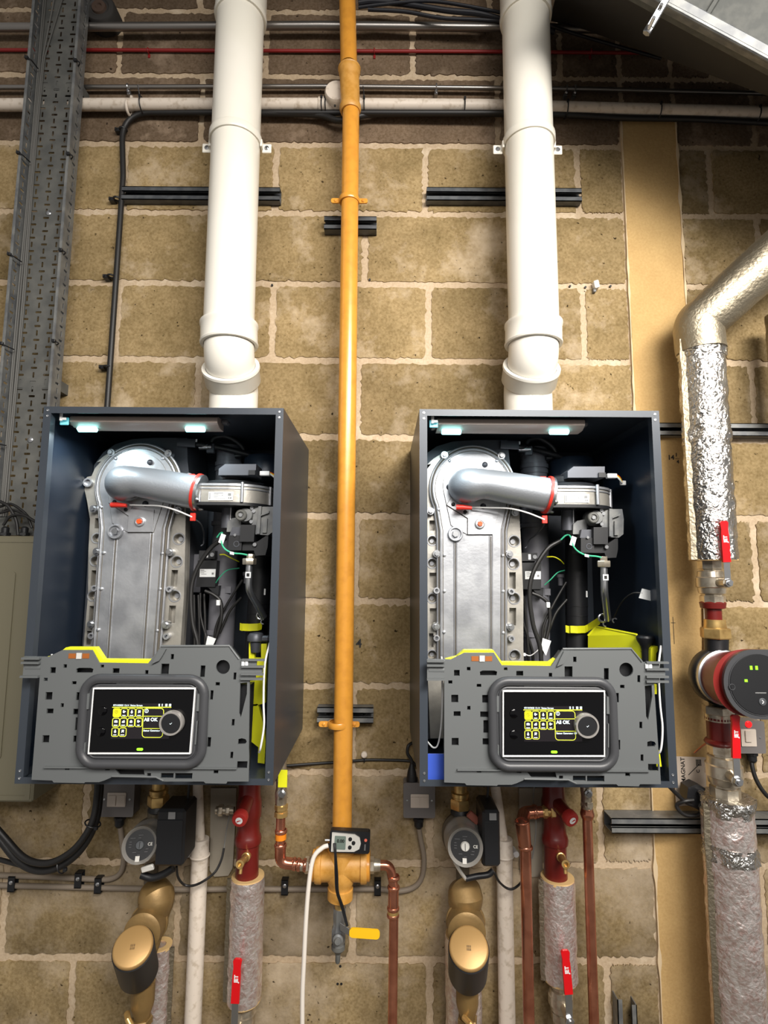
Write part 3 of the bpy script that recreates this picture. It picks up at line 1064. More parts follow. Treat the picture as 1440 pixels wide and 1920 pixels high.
# ---------------------------------------------------------------- yellow gas pipe with its fittings
DG = .095
gp = thing('gas_pipe', P(640, 1560, DG), 'ochre yellow painted gas pipe rising between the two boilers', 'gas pipe')
R_G = .0237
T([P(641, 1580, DG), P(656, 380, DG), P(658, 210, DG)], R_G, 'lower_pipe', 'gas', gp, 32)
T([P(654, 122, DG), P(650, -60, DG)], R_G, 'upper_pipe', 'gas', gp, 32)
p0, p1 = P(657, 208, DG), P(655, 130, DG)
ax = (p1 - p0).normalized()
L_ = (p1 - p0).length
MB().rev(p0, ax, [(-.004, R_G), (-.004, .0275), (.004, .0305), (.014, .0300), (.020, .0268), (L_ * .45, .0275), (L_ - .022, .0275), (L_ - .014, .0305), (L_ - .002, .0310), (L_ + .004, .0285), (L_ + .004, R_G)], 32, False).build('screwed_socket', 'gas_rough', gp)
MB().torus(p1, ax, .0285, .004, 28, 8).build('thread_sealant', 'gas_rough', gp)
ct = P(640, 1622, DG)                       # heart of the cross tee
xt = (P(690, 1622, DG) - P(590, 1622, DG)).normalized()
zt_ = (P(641, 1580, DG) - P(637, 1685, DG)).normalized()
tee = MB()
prof = lambda a: [(-a, .020), (-a, .038), (-a + .004, .0395), (-a + .014, .0395), (-a + .016, .0355), (0, .034), (a - .016, .0355), (a - .014, .0395), (a - .004, .0395), (a, .038), (a, .020)]
tee.rev(ct, xt, prof(.062), 28)
tee.rev(ct, zt_, [(-.030, .030), (0, .036), (.024, .034), (.034, .033), (.036, .036), (.050, .036), (.052, .026)], 28)
tee.rev(ct, -zt_, [(0, .034), (.018, .0375), (.034, .033), (.046, .0275), (.050, .0275), (.051, .0305), (.074, .0305), (.077, .027), (.077, .014)], 30)
tee.build('cast_tee', 'gas_rough', gp)
MB().rev(ct - zt_ * .102, zt_, [(0, .0125), (.028, .0125)], 20).build('nipple', 'brass', gp)
for s_ in (-1, 1):
    MB().rev(ct + xt * s_ * .058, xt * s_, [(0, .034), (.010, .0345), (.012, .030)], 28).build('side_bush', 'gas', gp)
gv = thing('test_valve', ct - zt_ * .14, 'grey metal drain valve with a yellow lever under the yellow tee', 'ball valve')
q = ct - zt_ * .096
v = MB()
v.rev(q, -zt_, [(0, .0125), (0, .0155), (.024, .0155), (.026, .0145), (.040, .0145), (.046, .0175), (.072, .0175), (.078, .014), (.082, .0145)], 8)
v.build('valve_body', 'galv', gv)
MB().rev(q - zt_ * .082, -zt_, [(0, .0165), (.008, .0165), (.016, .009), (.020, .006), (.036, .006), (.040, .0045)], 16).build('nozzle', 'galv_dull', gv)
st_ = q - zt_ * .058
MB().rev(st_ + FR * .012, FR, [(0, .012), (.010, .012), (.012, .008), (.018, .007), (.018, 0)], 14).build('valve_stem', 'galv', gv)
l0, l1, l2 = P(638, 1737, DG + .028), P(655, 1748, DG + .036), P(712, 1752, DG + .036)
MB().obox((l0 + l1) / 2, (l1 - l0) / 2, FR * .0012, ZA * .008, .0004).build('lever_arm', 'steel', gv)
ml = (l1 + l2) / 2
lx_ = (l2 - l1).normalized()
lev = MB().plate(rrect(-(l2 - l1).length / 2, -.0105, (l2 - l1).length / 2, .0105, .008), [], ml, lx_, lx_.cross(FR) * -1, FR, -.002, .002)
lv = lev.build('lever_sleeve', mat('yellow lever sleeve', (236, 186, 30), .35), gv)
lv['label'] = 'yellow plastic sleeve of the lever'
text_mb('GAS', ml - lx_ * .004, .0055, lx_, ZA, FR, .0003).build('lever_print', mat('brown print', (160, 80, 20), .6), gv, False)


def saddle(x, y, label):
    c = P(x, y, DG)
    s_ = thing('pipe_saddle', c, label, 'pipe clip', 'saddles on the yellow pipe')
    MB().rev(c - ZA * .007, ZA, [(0, R_G), (0, R_G + .0035), (.003, R_G + .0048), (.011, R_G + .0048), (.014, R_G + .0035), (.014, R_G)], 32, False).build('saddle_ring', 'gas', s_)
    for k in (-1, 1):
        e = c + Vector((k * (R_G + .0145), .002, 0))
        MB().plate(rrect(-.0125, -.0068, .0125, .0068, .0055), [], e, XA, ZA, FR, -.002, .002).build('saddle_ear', 'gas', s_)
        MB().rev(e + FR * .002, FR, [(0, .0042), (.002, .0042), (.0035, .002)], 12).build('screw_head', 'gas', s_)
    MB().rev(c + YA * R_G, YA, [(0, .005), (DG - R_G - .006, .005)], 10).build('stand_off', 'strut', s_)


saddle(655, 376, 'yellow painted saddle clip on the upper gas pipe')
saddle(636, 1358, 'yellow painted saddle clip on the lower gas pipe')

# ---------------------------------------------------------------- pressure meter hanging at the tee
mt = thing('pressure_meter', P(655, 1578, DG + .05), 'small silver and black digital pressure meter hung in front of the yellow tee', 'pressure meter')
mc = P(656, 1577, DG + .052)
mx_ = (P(690, 1579, DG + .05) - P(622, 1575, DG + .05)).normalized()
mx_ = (mx_ + ZA * .01).normalized()
mz_ = FR.cross(mx_) * 1
if mz_.z < 0:
    mz_ = -mz_
MB().plate(rrect(-.047, -.024, .047, .0245, .006), [], mc, mx_, mz_, FR, -.012, .006).build('black_cover', 'black', mt)
sil = [(-.041, -.0205)] + [(.012, -.0185), (.024, -.012), (.027, 0), (.024, .012), (.012, .0185), (-.041, .0205)]
MB().plate(sil, [], mc - mx_ * .001, mx_, mz_, FR, .006, .0105).build('silver_face', 'silver', mt)
MB().plate(rrect(-.035, -.0145, -.009, .0150, .002), [], mc, mx_, mz_, FR, .0105, .0112).build('lcd_window', 'lcdgrey', mt)
text_mb('0.00', mc - mx_ * .021 + mz_ * .004 + FR * .0113, .007, mx_, mz_, FR, .0003).build('lcd_digits', 'ink', mt, False)
for a, b in ((.001, .009), (.009, .001), (.001, -.009)):
    MB().rev(mc + mx_ * a + mz_ * b + FR * .0105, FR, [(0, .0045), (.0015, .0042), (.002, 0)], 14).build('key', 'black', mt)
MB().rev(mc + mx_ * .037 + mz_ * .006 + FR * .006, FR, [(0, .0035), (.0006, .0033), (.0007, 0)], 14).build('round_mark', mat('salmon mark', (220, 110, 90), .4), mt)
for k in range(5):
    MB().obox(mc + mx_ * .036 - mz_ * (.004 + k * .0028) + FR * .0062, mx_ * .0016, FR * .0002, mz_ * .0009).build('print_bar', 'greyink', mt, False)
T([mc - mx_ * .047, mc - mx_ * .058], .0028, 'probe_stub', 'steel', mt, 8)
T([mc - mx_ * .046 - mz_ * .012, mc - mx_ * .054 - mz_ * .012], .0045, 'hose_stub', 'black', mt, 10)
hs = T(spline([mc - mx_ * .050 - mz_ * .012] + [P(x, y, d) for x, y, d in ((604, 1590, .15), (588, 1608, .155), (580, 1650, .16), (574, 1720, .16), (570, 1800, .16), (567, 1870, .16), (567, 1990, .16))], 8),
       .0052, 'white_hose', 'hose', None, 12)
tag(hs, 'white rubber tube dropping from the pressure meter to the floor', 'hose')
bw = T(spline([mc - mx_ * .036 + mz_ * .0 + FR * .013] + [P(x, y, d) for x, y, d in ((628, 1600, .165), (629, 1640, .16), (631, 1672, .15), (640, 1700, .13), (650, 1736, .13))], 8), .0022, 'black_lanyard', 'black', None, 8)
tag(bw, 'left strand of thin black lead from the meter to the yellow lever valve', 'cable', 'leads under the meter')
bw = T(spline([mc - mx_ * .033 + FR * .013] + [P(x, y, d) for x, y, d in ((629.5, 1600, .165), (632.5, 1640, .16), (634, 1672, .15), (643, 1700, .13), (652, 1736, .13))], 8), .0022, 'black_lanyard', 'black', None, 8)
tag(bw, 'right strand of thin black lead from the meter to the yellow lever valve', 'cable', 'leads under the meter')


# ---------------------------------------------------------------- fittings shared by the copper runs
def union(mb, c, ax, r, n=2):
    hexa(mb, c, ax, r * 1.28, r * .8)
    mb.rev(c, ax, [(-r * 1.1, r * .9), (r * 1.1, r * .9)], 18)


def bead(parent, c, ax, r, m='copper'):
    """press-fit collar: a raised ring"""
    return MB().rev(Vector(c) - Vector(ax).normalized() * .004, ax, [(0, r), (0, r + .0016), (.002, r + .0028), (.006, r + .0028), (.008, r + .0016), (.008, r)], 24, False).build('press_collar', m, parent)


RC = .0112
# right of the tee: elbow and drop
cp = thing('copper_pipe', P(735, 1900, .10), 'copper pipe dropping to the right of the yellow tee', 'copper pipe')
bx = ct + xt * .070
path = fillet([P(706, 1622, DG), P(731, 1622, DG), P(739, 1665, DG), P(735, 1990, DG)], [.024, .05], 10)
T(path, RC, 'copper_tube', 'copper', cp, 22)
a, b = P(738, 1662, DG), P(737, 1715, DG)
MB().tube([a, b], RC + .0016, 22).build('coupling', 'copper', cp)
for y in (1645, 1664, 1703, 1716):
    bead(cp, P(738.3 - (y - 1645) * .02, y, DG), ZA, RC + .001)
o = MB().tube([P(737, 1706, DG), P(737, 1713, DG)], RC + .0022, 22).build('collar_label', 'brass', cp)
u = MB()
union(u, P(697, 1622, DG), XA, .0145)
u.rev(P(690, 1622, DG), XA, [(0, .026), (.004, .026), (.004, .016), (.03, .013)], 20)
u.build('union_nut', 'nickel', cp)

# left: gas cock under the left boiler, elbow, run to the tee
gl = thing('copper_pipe', P(526, 1600, .10), 'copper pipe from the left boiler gas cock to the yellow tee', 'copper pipe')
path = fillet([P(527, 1500, .10), P(525, 1617, .10), P(578, 1622, DG)], [.02], 8)
T(path, RC, 'copper_tube', 'copper', gl, 22)
T(fillet([P(526, 1588, .10), P(525, 1617, .10), P(552, 1620, .098)], [.022], 8), RC + .002, 'elbow', 'copper', gl, 22)
for (x, y), a_ in (((527, 1558), ZA), ((526, 1585), ZA), ((552, 1620), XA), ((560, 1621), XA), ((572, 1622), XA)):
    bead(gl, P(x, y, .10), a_, RC + .001)
MB().tube([P(526.5, 1563, .10), P(526.4, 1573, .10)], RC + .0022, 22).build('collar_label', mat('orange collar', (222, 130, 30), .4), gl)
u = MB()
union(u, P(576, 1622, DG), XA, .0145)
u.rev(P(582, 1622, DG), XA, [(0, .016), (.012, .016), (.012, .024), (.02, .024)], 20)
u.build('union_nut', 'nickel', gl)
gc = thing('gas_cock', P(527, 1500, .10), 'nickel gas cock with yellow tag beneath the right corner of the left boiler', 'gas cock')
mb = MB()
mb.rev(P(527, 1530, .10), ZA, [(0, .013), (0, .0165), (.010, .0165), (.012, .013), (.016, .013), (.016, .0165), (.026, .0165), (.028, .012)], 8)
mb.build('union_nut', 'brass', gc)
mb = MB()
mb.rev(P(527, 1505, .10), ZA, [(-.008, .012), (.0, .0135), (.012, .0145), (.022, .0155), (.034, .013), (.05, .013), (.052, .015), (.062, .015), (.064, .011), (.15, .011)], 20)
mb.build('cock_body', 'nickel', gc)
MB().rev(P(529, 1487, .118), FR, [(0, .010), (.006, .010), (.008, .006), (.012, .006), (.012, 0)], 8).build('cock_stem', 'steel', gc)
MB().obox(P(530, 1460, .125), XA * .011, FR * .0012, ZA * .020, .0005).build('yellow_tag', 'lime', gc)


# ---------------------------------------------------------------- the boilers: one is built, then copied with all its parts
BX0, BX1 = -0.7097, -0.2097
BZ0, BZ1 = 0.565 + UP, 1.315 + UP
BD = 0.395
O0 = Vector((0, 0, 0))


def f7(u, v, d):
    return PR(780 + .2187 * u, 820 + .2187 * v, d)


def f6(u, v, d):
    return PR(960 + .21875 * u, 820 + .21875 * v, d)


def f4(u, v, d):
    return PR(760 + .368 * u, 1180 + .368 * v, d)


def f1(u, v, d):
    return P(u / 2.4, 740 + v / 2.4, d)


def f8(u, v, d):
    return P(340 + .198 * u, 860 + .198 * v, d)


def xz(f, pts, d):
    r = []
    for u, v in pts:
        p = f(u, v, d)
        r.append((p.x, p.z))
    return r


def pl_(outer, holes, t0, t1):
    return MB().plate(outer, holes, O0, XA, ZA, FR, t0, t1)


def rectf(f, u0, v0, u1, v1, d):
    return xz(f, [(u0, v1), (u1, v1), (u1, v0), (u0, v0)], d)


bo = thing('wall_boiler', (BX0, 0, BZ0), 'left open fronted anthracite wall boiler beside the cable tray', 'boiler')
t = .003
for nm, a, b in (('left_side_panel', (BX0, 0, BZ0), (BX0 + t, -BD + .002, BZ1)), ('right_side_panel', (BX1 - t, 0, BZ0), (BX1, -BD + .002, BZ1)),
                 ('top_panel', (BX0 + t, 0, BZ1 - t), (BX1 - t, -BD + .002, BZ1)), ('bottom_panel', (BX0 + t, 0, BZ0), (BX1 - t, -BD + .002, BZ0 + t)),
                 ('back_panel', (BX0 + t, 0, BZ0 + t), (BX1 - t, -.009, BZ1 - t))):
    MB().box(a, b).build(nm, 'casing' if 'side' not in nm or True else 'inner', bo, False)
# added sheets inside the two side walls, LED light tinted into their blue
MB().box((BX0 + t, -.004, BZ0 + .02), (BX0 + t + .002, -BD + .03, BZ1 - .02)).build('side_led_tint', 'inner', bo, False)
MB().box((BX1 - t, -.004, BZ0 + .02), (BX1 - t - .002, -BD + .03, BZ1 - .02)).build('side_led_tint', 'inner', bo, False)
fm = pl_([(BX0, BZ0), (BX1, BZ0), (BX1, BZ1), (BX0, BZ1)], [[(BX0 + .016, BZ0 + .012), (BX1 - .016, BZ0 + .012), (BX1 - .016, BZ1 - .014), (BX0 + .016, BZ1 - .014)]], BD - .002, BD)
fm.box((BX0 + .014, -BD + .002, BZ0 + .012), (BX0 + .016, -BD + .016, BZ1 - .012))
fm.box((BX1 - .016, -BD + .002, BZ0 + .012), (BX1 - .014, -BD + .016, BZ1 - .012))
fro = fm.build('front_frame', 'casing', bo, False)
for x in (BX0 + .009, BX1 - .009):
    for z in (BZ1 - .008, BZ1 - .020, BZ0 + .010, BZ0 + .024):
        MB().rev((x, -BD, z), FR, [(0, .0026), (.0008, .0026), (.001, .0012), (.0002, .0012), (.0002, 0)], 10).build('rivet', 'steel', fro)

# lamp bar under the top panel
lb = MB()
p0, p1 = P(133, 779, .365), P(408, 800, .365)
zt, zb_ = p0.z, p1.z
prof = [(0, zt), (.040, zt), (.046, zt - .004), (.046, zb_ + .008), (.030, zb_), (0, zb_)]
MB().plate([(-a, b) for a, b in prof], [], (0, -.322, 0), YA, ZA, XA, p0.x, p1.x).build('lamp_bar', 'lampbody', bo, angle=60)
lamp = bpy.data.objects[[o.name for o in bo.children if o.name.startswith('lamp_bar')][0]]
MB().box((p0.x - .012, -.322, zt - .002), (p0.x, -.352, zb_ + .006), .003).build('end_cap', 'lampbody', lamp)
MB().box((p1.x, -.326, zt), (p1.x + .016, -.346, zt - .010), .003).build('end_clip', 'greypipe', lamp)
for px in (162, 365):
    c = P(px, 804, .358)
    o_ = MB().obox(c + Vector((0, .004, 0)), XA * .021, (YA * -.4 - ZA * .6).normalized() * .0045, (YA * -.6 + ZA * .4).normalized() * .006, .002).build('led_module', 'led', lamp)
    area('led_light', c + Vector((0, .002, -.012)), c + Vector((0, .035, -.5)), (.045, .02), .55, (.80, .95, 1.0), bo)
MB().obox(P(121, 790, .372), XA * .009, YA * .002, ZA * .008, .001).build('lit_bracket', mat('cyan led light on bracket', (120, 190, 200), .3, emit=((90, 190, 205), .6)), lamp)  # glow stands in for LED light falling on the bracket
MB().obox(P(115, 777, .38), XA * .003, YA * .0015, ZA * .014, .001).build('hanging_clip', 'white', lamp)
MB().obox(P(119, 785, .38), XA * .006, YA * .0015, ZA * .003, .001).build('hanging_clip', 'white', lamp)

# ---- heat exchanger
D = .24
hx = pl_([(max(x, BX0 + .006), z) for x, z in xz(f1, [(365, 1536), (376, 1130), (392, 900), (398, 700), (405, 560), (395, 500), (390, 440), (405, 365), (425, 320), (470, 262), (525, 225), (600, 203), (700, 197), (845, 197), (848, 300),
                 (855, 365), (850, 560), (833, 900), (816, 1130), (805, 1536)], .19)], [], .05, .196).build('heat_exchanger', 'darkplate', bo)
hx['label'] = 'cast aluminium heat exchanger body'
# outer flange with real wells and pockets
wells = [(140, 885, 38), (140, 1080, 38), (140, 1380, 38), (140, 1868, 38), (842, 890, 44), (838, 1085, 44), (842, 1380, 44), (848, 1872, 44)]
pockets = [(115, 712, 160, 800), (115, 1160, 176, 1292), (118, 1465, 182, 1610), (800, 1157, 855, 1300), (800, 1462, 858, 1612), (112, 1680, 150, 1800)]
holes = []
for u, v, r in wells:
    c = f7(u, v, D - .012)
    holes.append(circle(c.x, c.z, r * .2187 * .00121, 18))
for q in pockets:
    holes.append(rectf(f7, *q, D - .012))
flg = xz(f1, [(365, 1536), (376, 1130), (396, 900), (398, 700), (405, 560), (392, 480), (380, 425), (379, 392), (392, 370), (412, 366), (428, 330), (455, 300)], D - .012)
arc = [(600 + 215 * math.cos(a), 430 + 195 * -math.sin(a)) for a in [math.radians(x) for x in range(140, 15, -6)]]
flg += xz(f1, arc + [(830, 365), (858, 372), (862, 400), (840, 430), (835, 560), (833, 700), (828, 900), (812, 1130), (803, 1536)], D - .012)
fo = pl_(flg, holes, .205, D - .012).build('outer_flange', 'alu_mid', hx, False)
pl_(flg, [], .196, .208).build('flange_backing', 'alu_mid', hx, False)
for (u, v, r) in wells:
    c = f7(u, v, D - .012)
    MB().torus(c + FR * .0, FR, (r + 6) * .2187 * .00121, .0016, 22, 6).build('well_rim', 'alu', hx)
    MB().rev(Vector((c.x, -.208, c.z)), FR, [(0, r * .6 * .2187 * .00121), (.006, r * .5 * .2187 * .00121), (.006, 0)], 14).build('well_plug', 'alu', hx)


def archpath(R, xl, xr, d, vb=2000, c=(485, 440), k=1.0):
    pts = [(xl, vb), (xl - 4, 800 + (0 if R > 300 else 60))]
    for a in range(205, -26, -5):
        pts.append((c[0] + R * math.cos(math.radians(a)), c[1] - R * math.sin(math.radians(a))))
    pts += [(xr + 4, 800 + (0 if R > 300 else 60)), (xr, vb)]
    return [f7(u, v, d) for u, v in pts]


cv = [(p.x, p.z) for p in archpath(335, 222, 735, D)]
pl_(cv, [], .215, D + .002).build('cover_plate', 'alu', hx)
for R, xl, xr, r, d in ((362, 190, 768, .0034, D - .004), (338, 216, 742, .0028, D + .002)):
    T(subdiv(archpath(R, xl, xr, d), .02), r, 'cover_ridge', 'alu', hx, 10)
T(subdiv(archpath(350, 203, 755, D - .001), .02), .0026, 'cover_groove_shade', 'alu_shade', hx, 8)  # dark strips stand in for shade in the grooves beside the ridges
T(subdiv(archpath(322, 234, 724, D + .0012), .02), .0013, 'cover_groove_shade', 'alu_shade', hx, 6)
# inner pad round the inlet
pad = [(490 + 258 * math.cos(math.radians(a)), 415 - 258 * math.sin(math.radians(a))) for a in range(190, -21, -8)]
pad += [(715, 600), (655, 835), (440, 835), (300, 755)]
pl_(xz(f7, pad, D), [], D, D + .0045).build('inlet_pad', 'alu', hx)
T([f7(u, v, D + .0022) for u, v in pad + pad[:1]], .0011, 'pad_seam_shade', 'alu_shade', hx, 6)  # shade round the pad edge drawn as a dark line
T([f7(u, v, D + .0045) for u, v in ((440, 640), (440, 835), (654, 835), (654, 640))], .0009, 'pad_seam_shade', 'alu_shade', hx, 6)
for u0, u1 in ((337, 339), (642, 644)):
    T([f7(u0, 900 if u0 < 400 else 850, D + .0022), f7(u1, 2000, D + .0022)], .0012, 'rib_groove_shade', 'alu_shade', hx, 6)  # dark line painted as shade between each pair of ribs
for u0, v0, u1 in ((325, 895, 328), (349, 895, 350), (630, 840, 632), (655, 840, 656)):
    T([f7(u0, v0, D + .002), f7(u1, 2000, D + .002)], .0016, 'rib', 'alu', hx, 8)
c = f7(335, 830, D)
MB().rev(c, FR, [(0, .0175), (.008, .0175), (.011, .016), (.011, .0135), (.005, .0125), (.005, 0)], 28).build('inspection_plug', 'alu', hx)
hexa(MB(), c + FR * .008, FR, .0078, .008).build('plug_bolt', 'steel', hx)
pl_(rectf(f7, 440, 642, 652, 833, D), [], D + .003, D + .008).build('sensor_plate', 'alu', hx)
c = f7(547, 742, D + .008)
MB().rev(c, FR, [(0, .0118), (.004, .0115), (.005, .010), (.005, .0085), (.003, .0085), (.003, 0)], 24).build('sensor_ring', 'alu', hx)
MB().rev(c + FR * .003, FR, [(0, .0065), (.005, .0058), (.005, 0)], 6).build('sensor_plug', 'orange', hx)
pl_(xz(f7, [(262, 582), (298, 522), (470, 600), (440, 695)], D), [], D + .003, D + .0085).build('electrode_plate', 'alu', hx)
T([f7(u, v, D + .0055) for u, v in ((262, 582), (298, 522), (470, 600), (440, 695), (262, 582))], .0010, 'pad_seam_shade', 'alu_shade', hx, 6)  # dark outline adds painted shade round the electrode plate
b0 = f7(345, 600, D + .030)
T([b0, f7(400, 600, D + .032), f7(478, 606, D + .032)], [.0064, .0062, .0042], 'ignition_boot', 'sealred', hx, 14)
for u, v in ((318, 575), (420, 640)):
    MB().rev(f7(u, v, D + .0075), FR, [(0, .0045), (.003, .0045), (.004, .002), (.004, 0)], 12).build('plate_screw', 'black', hx)
for u, v in ((245, 150), (733, 157), (125, 632), (850, 645), (178, 998), (803, 1003), (172, 1622), (812, 1628)):
    c = f7(u, v, D + .002)
    m_ = MB().rev(c, FR, [(-.016, .0090), (-.002, .0090), (0, .0084), (.001, .0084)], 20)
    hexa(m_, c + FR * .004, FR, .0056, .007)
    m_.build('flange_bolt', 'steel', hx)
for u, v in ((287, 203), (690, 203), (243, 1010), (742, 1015), (243, 1318), (745, 1320), (240, 1668), (745, 1675), (192, 620)):
    MB().rev(f7(u, v, D), FR, [(0, .0038), (.005, .0036), (.006, .002), (.006, 0)], 12).build('cover_peg', 'alu', hx)
for u, v in ((172, 1312), (806, 1320), (172, 1715), (808, 1720)):
    MB().rev(f7(u, v, D - .014), FR, [(0, .0072), (.016, .0072), (.016, .004), (.004, .0038), (.004, 0)], 18).build('threaded_boss', 'alu', hx)
c = f1(403, 398, D - .012)
MB().rev(c, FR, [(0, .0105), (.010, .0105), (.010, .0075), (.003, .007), (.003, 0)], 22).build('threaded_boss', 'alu', hx)
c = f7(905, 365, D - .012)
MB().rev(c, FR, [(0, .0095), (.010, .0095), (.010, .007), (.003, .0065), (.003, 0)], 22).build('threaded_boss', 'alu', hx)
for u, v in ((283, 425), (590, 235), (575, 590)):
    MB().rev(f7(u, v, D + .0045), FR, [(0, .0068), (.002, .0068), (.006, .005), (.008, .002), (.008, 0)], 16).build('dome_bolt', 'darkplate', hx)
for u, v in ((293, 343), (650, 292)):
    MB().rev(f7(u, v, D + .0045), FR, [(0, .0042), (.001, .004), (.001, 0)], 14).build('pad_dimple', 'alu', hx)
# tab on the mounting plate
c0, c1 = f7(725, 62, .205), f7(880, 70, .205)
T([c0, c1], .0105, 'mounting_tab', 'darkplate', hx, 14, flat=.3)

# ---- inlet elbow, gasket and fan
el = spline([PR(875, 912, .232), PR(874, 912, .262), PR(886, 909, .284), PR(912, 908, .290), PR(960, 916, .290), PR(1025, 928, .290)], 6)
n_ = len(el)
rr = []
for i in range(n_):
    q = i / (n_ - 1)
    rr.append(.039 + (.0415 - .039) * min(1, q / .25) if q < .25 else (.0415 + (.0335 - .0415) * min(1, (q - .25) / .35) if q < .6 else .0335 + (.0385 - .0335) * max(0, (q - .6) / .4)))
eo = T(el, rr, 'inlet_elbow', 'elbow', bo, 28)
ea = (el[-1] - el[-3]).normalized()
MB().rev(el[-1], ea, [(-.002, .030), (-.002, .043), (.004, .043), (.004, .030)], 32, False).build('gasket_band', 'sealred', eo)
MB().rev(el[-1] + ea * .004, ea, [(0, .0415), (.006, .0415), (.008, .038), (.010, .032)], 32).build('clamp_flange', 'steel', eo)
MB().obox(PR(1021, 974, .292), XA * .006, FR * .003, ZA * .009, .001).build('gasket_tab', 'sealred', eo)
MB().obox(PR(1018, 896, .30), XA * .007, FR * .003, ZA * .003, .001).build('gasket_tab', 'sealred', eo)
for a in range(0, 360, 60):
    c = el[-1] + ea * .012 + (ZA * math.sin(math.radians(a + 30)) + YA * math.cos(math.radians(a + 30))) * .036
    MB().rev(c, ea, [(-.006, .004), (.0, .004), (.003, .002)], 10).build('clamp_screw', 'steel', eo)

FD = .312
xa_, xb_ = f6(335, 500, FD).x, f6(945, 500, FD).x
zt, zb_ = f6(600, 428, FD).z, f6(600, 575, FD).z
rf_ = .085
cxf = xb_ - rf_


def volute(off):
    o = [(xa_ - off, .24 - off), (xa_ - off, FD + off)]
    for a in range(90, -181, -12):
        o.append((cxf + (rf_ + off) * math.cos(math.radians(a)), FD - rf_ + (rf_ + off) * math.sin(math.radians(a))))
    return o


fan = MB().plate([(x, d) for x, d in volute(0)], [], (0, 0, 0), XA, FR, ZA, zb_, zt).build('fan_housing', 'alu_mid', bo)
fan['label'] = 'silver fan housing with a data label'
MB().plate(volute(.003), [], (0, 0, 0), XA, FR, ZA, zt - .002, zt + .003).build('top_rim', 'alu', fan)
MB().plate(volute(.002), [], (0, 0, 0), XA, FR, ZA, zt - .009, zt - .006).build('top_rim', 'alu', fan)
MB().plate(volute(.003), [], (0, 0, 0), XA, FR, ZA, zb_ - .007, zb_).build('lower_gasket', 'black', fan)
for u in (372, 735):
    x = f6(u, 500, FD).x
    MB().tube([(x, -FD, zb_), (x, -FD, zt + .006)], .0034, 10).build('screw_post', 'alu', fan)
x = xb_ - .004
MB().tube([(x, -FD + .055, zb_), (x, -FD + .055, zt + .004)], .004, 10).build('screw_post', 'alu', fan)
lab = pl_(rectf(f6, 455, 487, 665, 558, FD + .003), [], FD + .0005, FD + .0015).build('data_label', 'label', fan, False)
lm = MB()
for k, (u0, v0, u1, v1) in enumerate(((462, 495, 470, 550), (498, 494, 580, 500), (498, 504, 540, 508), (498, 512, 560, 516), (498, 524, 538, 528), (498, 534, 545, 538), (498, 544, 600, 548),
                                      (620, 498, 648, 522), (566, 514, 580, 520), (625, 532, 634, 548), (640, 532, 652, 548))):
    p = rectf(f6, u0, v0, u1, v1, FD + .003)
    lm.plate(p, [], O0, XA, ZA, FR, FD + .0014, FD + .0018)
lm.build('label_print', 'greyink', fan, False)
mo = MB()
cm = Vector((cxf - .01, -(FD - rf_), zt + .003))
mo.rev(cm, ZA, [(0, .070), (.006, .072), (.012, .066), (.014, .05), (.018, .045)], 36)
mo.build('motor_plate', 'black', bo)
MB().rev(cm + ZA * .018, ZA, [(0, .043), (.012, .043), (.016, .038), (.016, 0)], 30).build('motor_can', 'black', bo)
mbx = rectf(f6, 478, 290, 795, 348, .29)
mk = pl_(xz(f6, [(478, 345), (795, 345), (795, 250), (528, 250), (478, 290)], .295), [], .235, .295).build('motor_electronics', 'darkplate', bo)
pl_(rectf(f6, 738, 305, 795, 345, .295), [], .295, .300).build('connector_socket', 'black', mk)
MB().obox(f6(852, 332, .285), XA * .011, YA * .006, ZA * .005, .001).build('fan_plug', 'white', bo)
for k, (cl, dv) in enumerate((('lime', 0), ('white', 10), ('orange', -8), ('white', 18))):
    T(spline([f6(895, 325 + dv * .6, .285), f6(925, 350 + dv, .28), f6(945, 385 + dv * .5, .27), f6(960, 395, .26)], 5), .0012, 'fan_wire', cl, bo, 6)
MB().obox(f6(950, 392, .265), XA * .006, YA * .004, ZA * .005, .001).build('wire_connector', 'label', bo)
MB().rev(f6(510, 215, .12), ZA, [(-.05, .058), (.0, .058), (.006, .055), (.008, .04)], 30).build('air_duct_collar', 'inner', bo)

# ---- gas valve group under the fan
VD = .285
gvb = pl_(xz(f6, [(760, 850), (775, 700), (775, 615), (945, 615), (958, 700), (955, 830), (915, 860)], VD), [], .20, VD).build('gas_valve', 'galv', bo)
for a in (((822, 615), (848, 615), (848, 850), (822, 850)), ((860, 680), (915, 655), (915, 672), (835, 702))):
    pl_(xz(f6, a, VD), [], VD, VD + .008).build('valve_rib', 'galv', gvb)
pl_(rectf(f6, 870, 720, 905, 840, VD), [], VD, VD + .006).build('valve_boss', 'galv', gvb)
pl_(rectf(f6, 700, 770, 822, 915, VD + .01), [], .22, VD + .010).build('solenoid_block', 'black', gvb)
pl_(rectf(f6, 585, 862, 698, 990, VD), [], .23, VD + .004).build('plug_block', 'black', gvb)
MB().rev(f6(648, 858, VD + .006), FR, [(0, .0035), (.002, .003), (.002, 0)], 12).build('plug_screw', 'steel', gvb)
MB().torus(f6(660, 935, VD + .004), FR, .006, .0012, 18, 6).build('plug_ring', 'darkplate', gvb)
pl_(xz(f6, [(585, 860), (600, 790), (700, 790), (700, 862)], VD), [], .24, VD - .002).build('plug_head', 'darkplate', gvb)
pl_(xz(f6, [(700, 915), (822, 915), (915, 850), (915, 960), (900, 1030), (815, 1035), (800, 990), (700, 990)], VD), [], .21, VD - .004).build('valve_foot', 'black', gvb)
MB().rev(f6(808, 940, VD), FR, [(0, .005), (.003, .0045), (.003, 0)], 6).build('valve_screw', 'steel', gvb)
c = f6(700, 690, VD - .01)
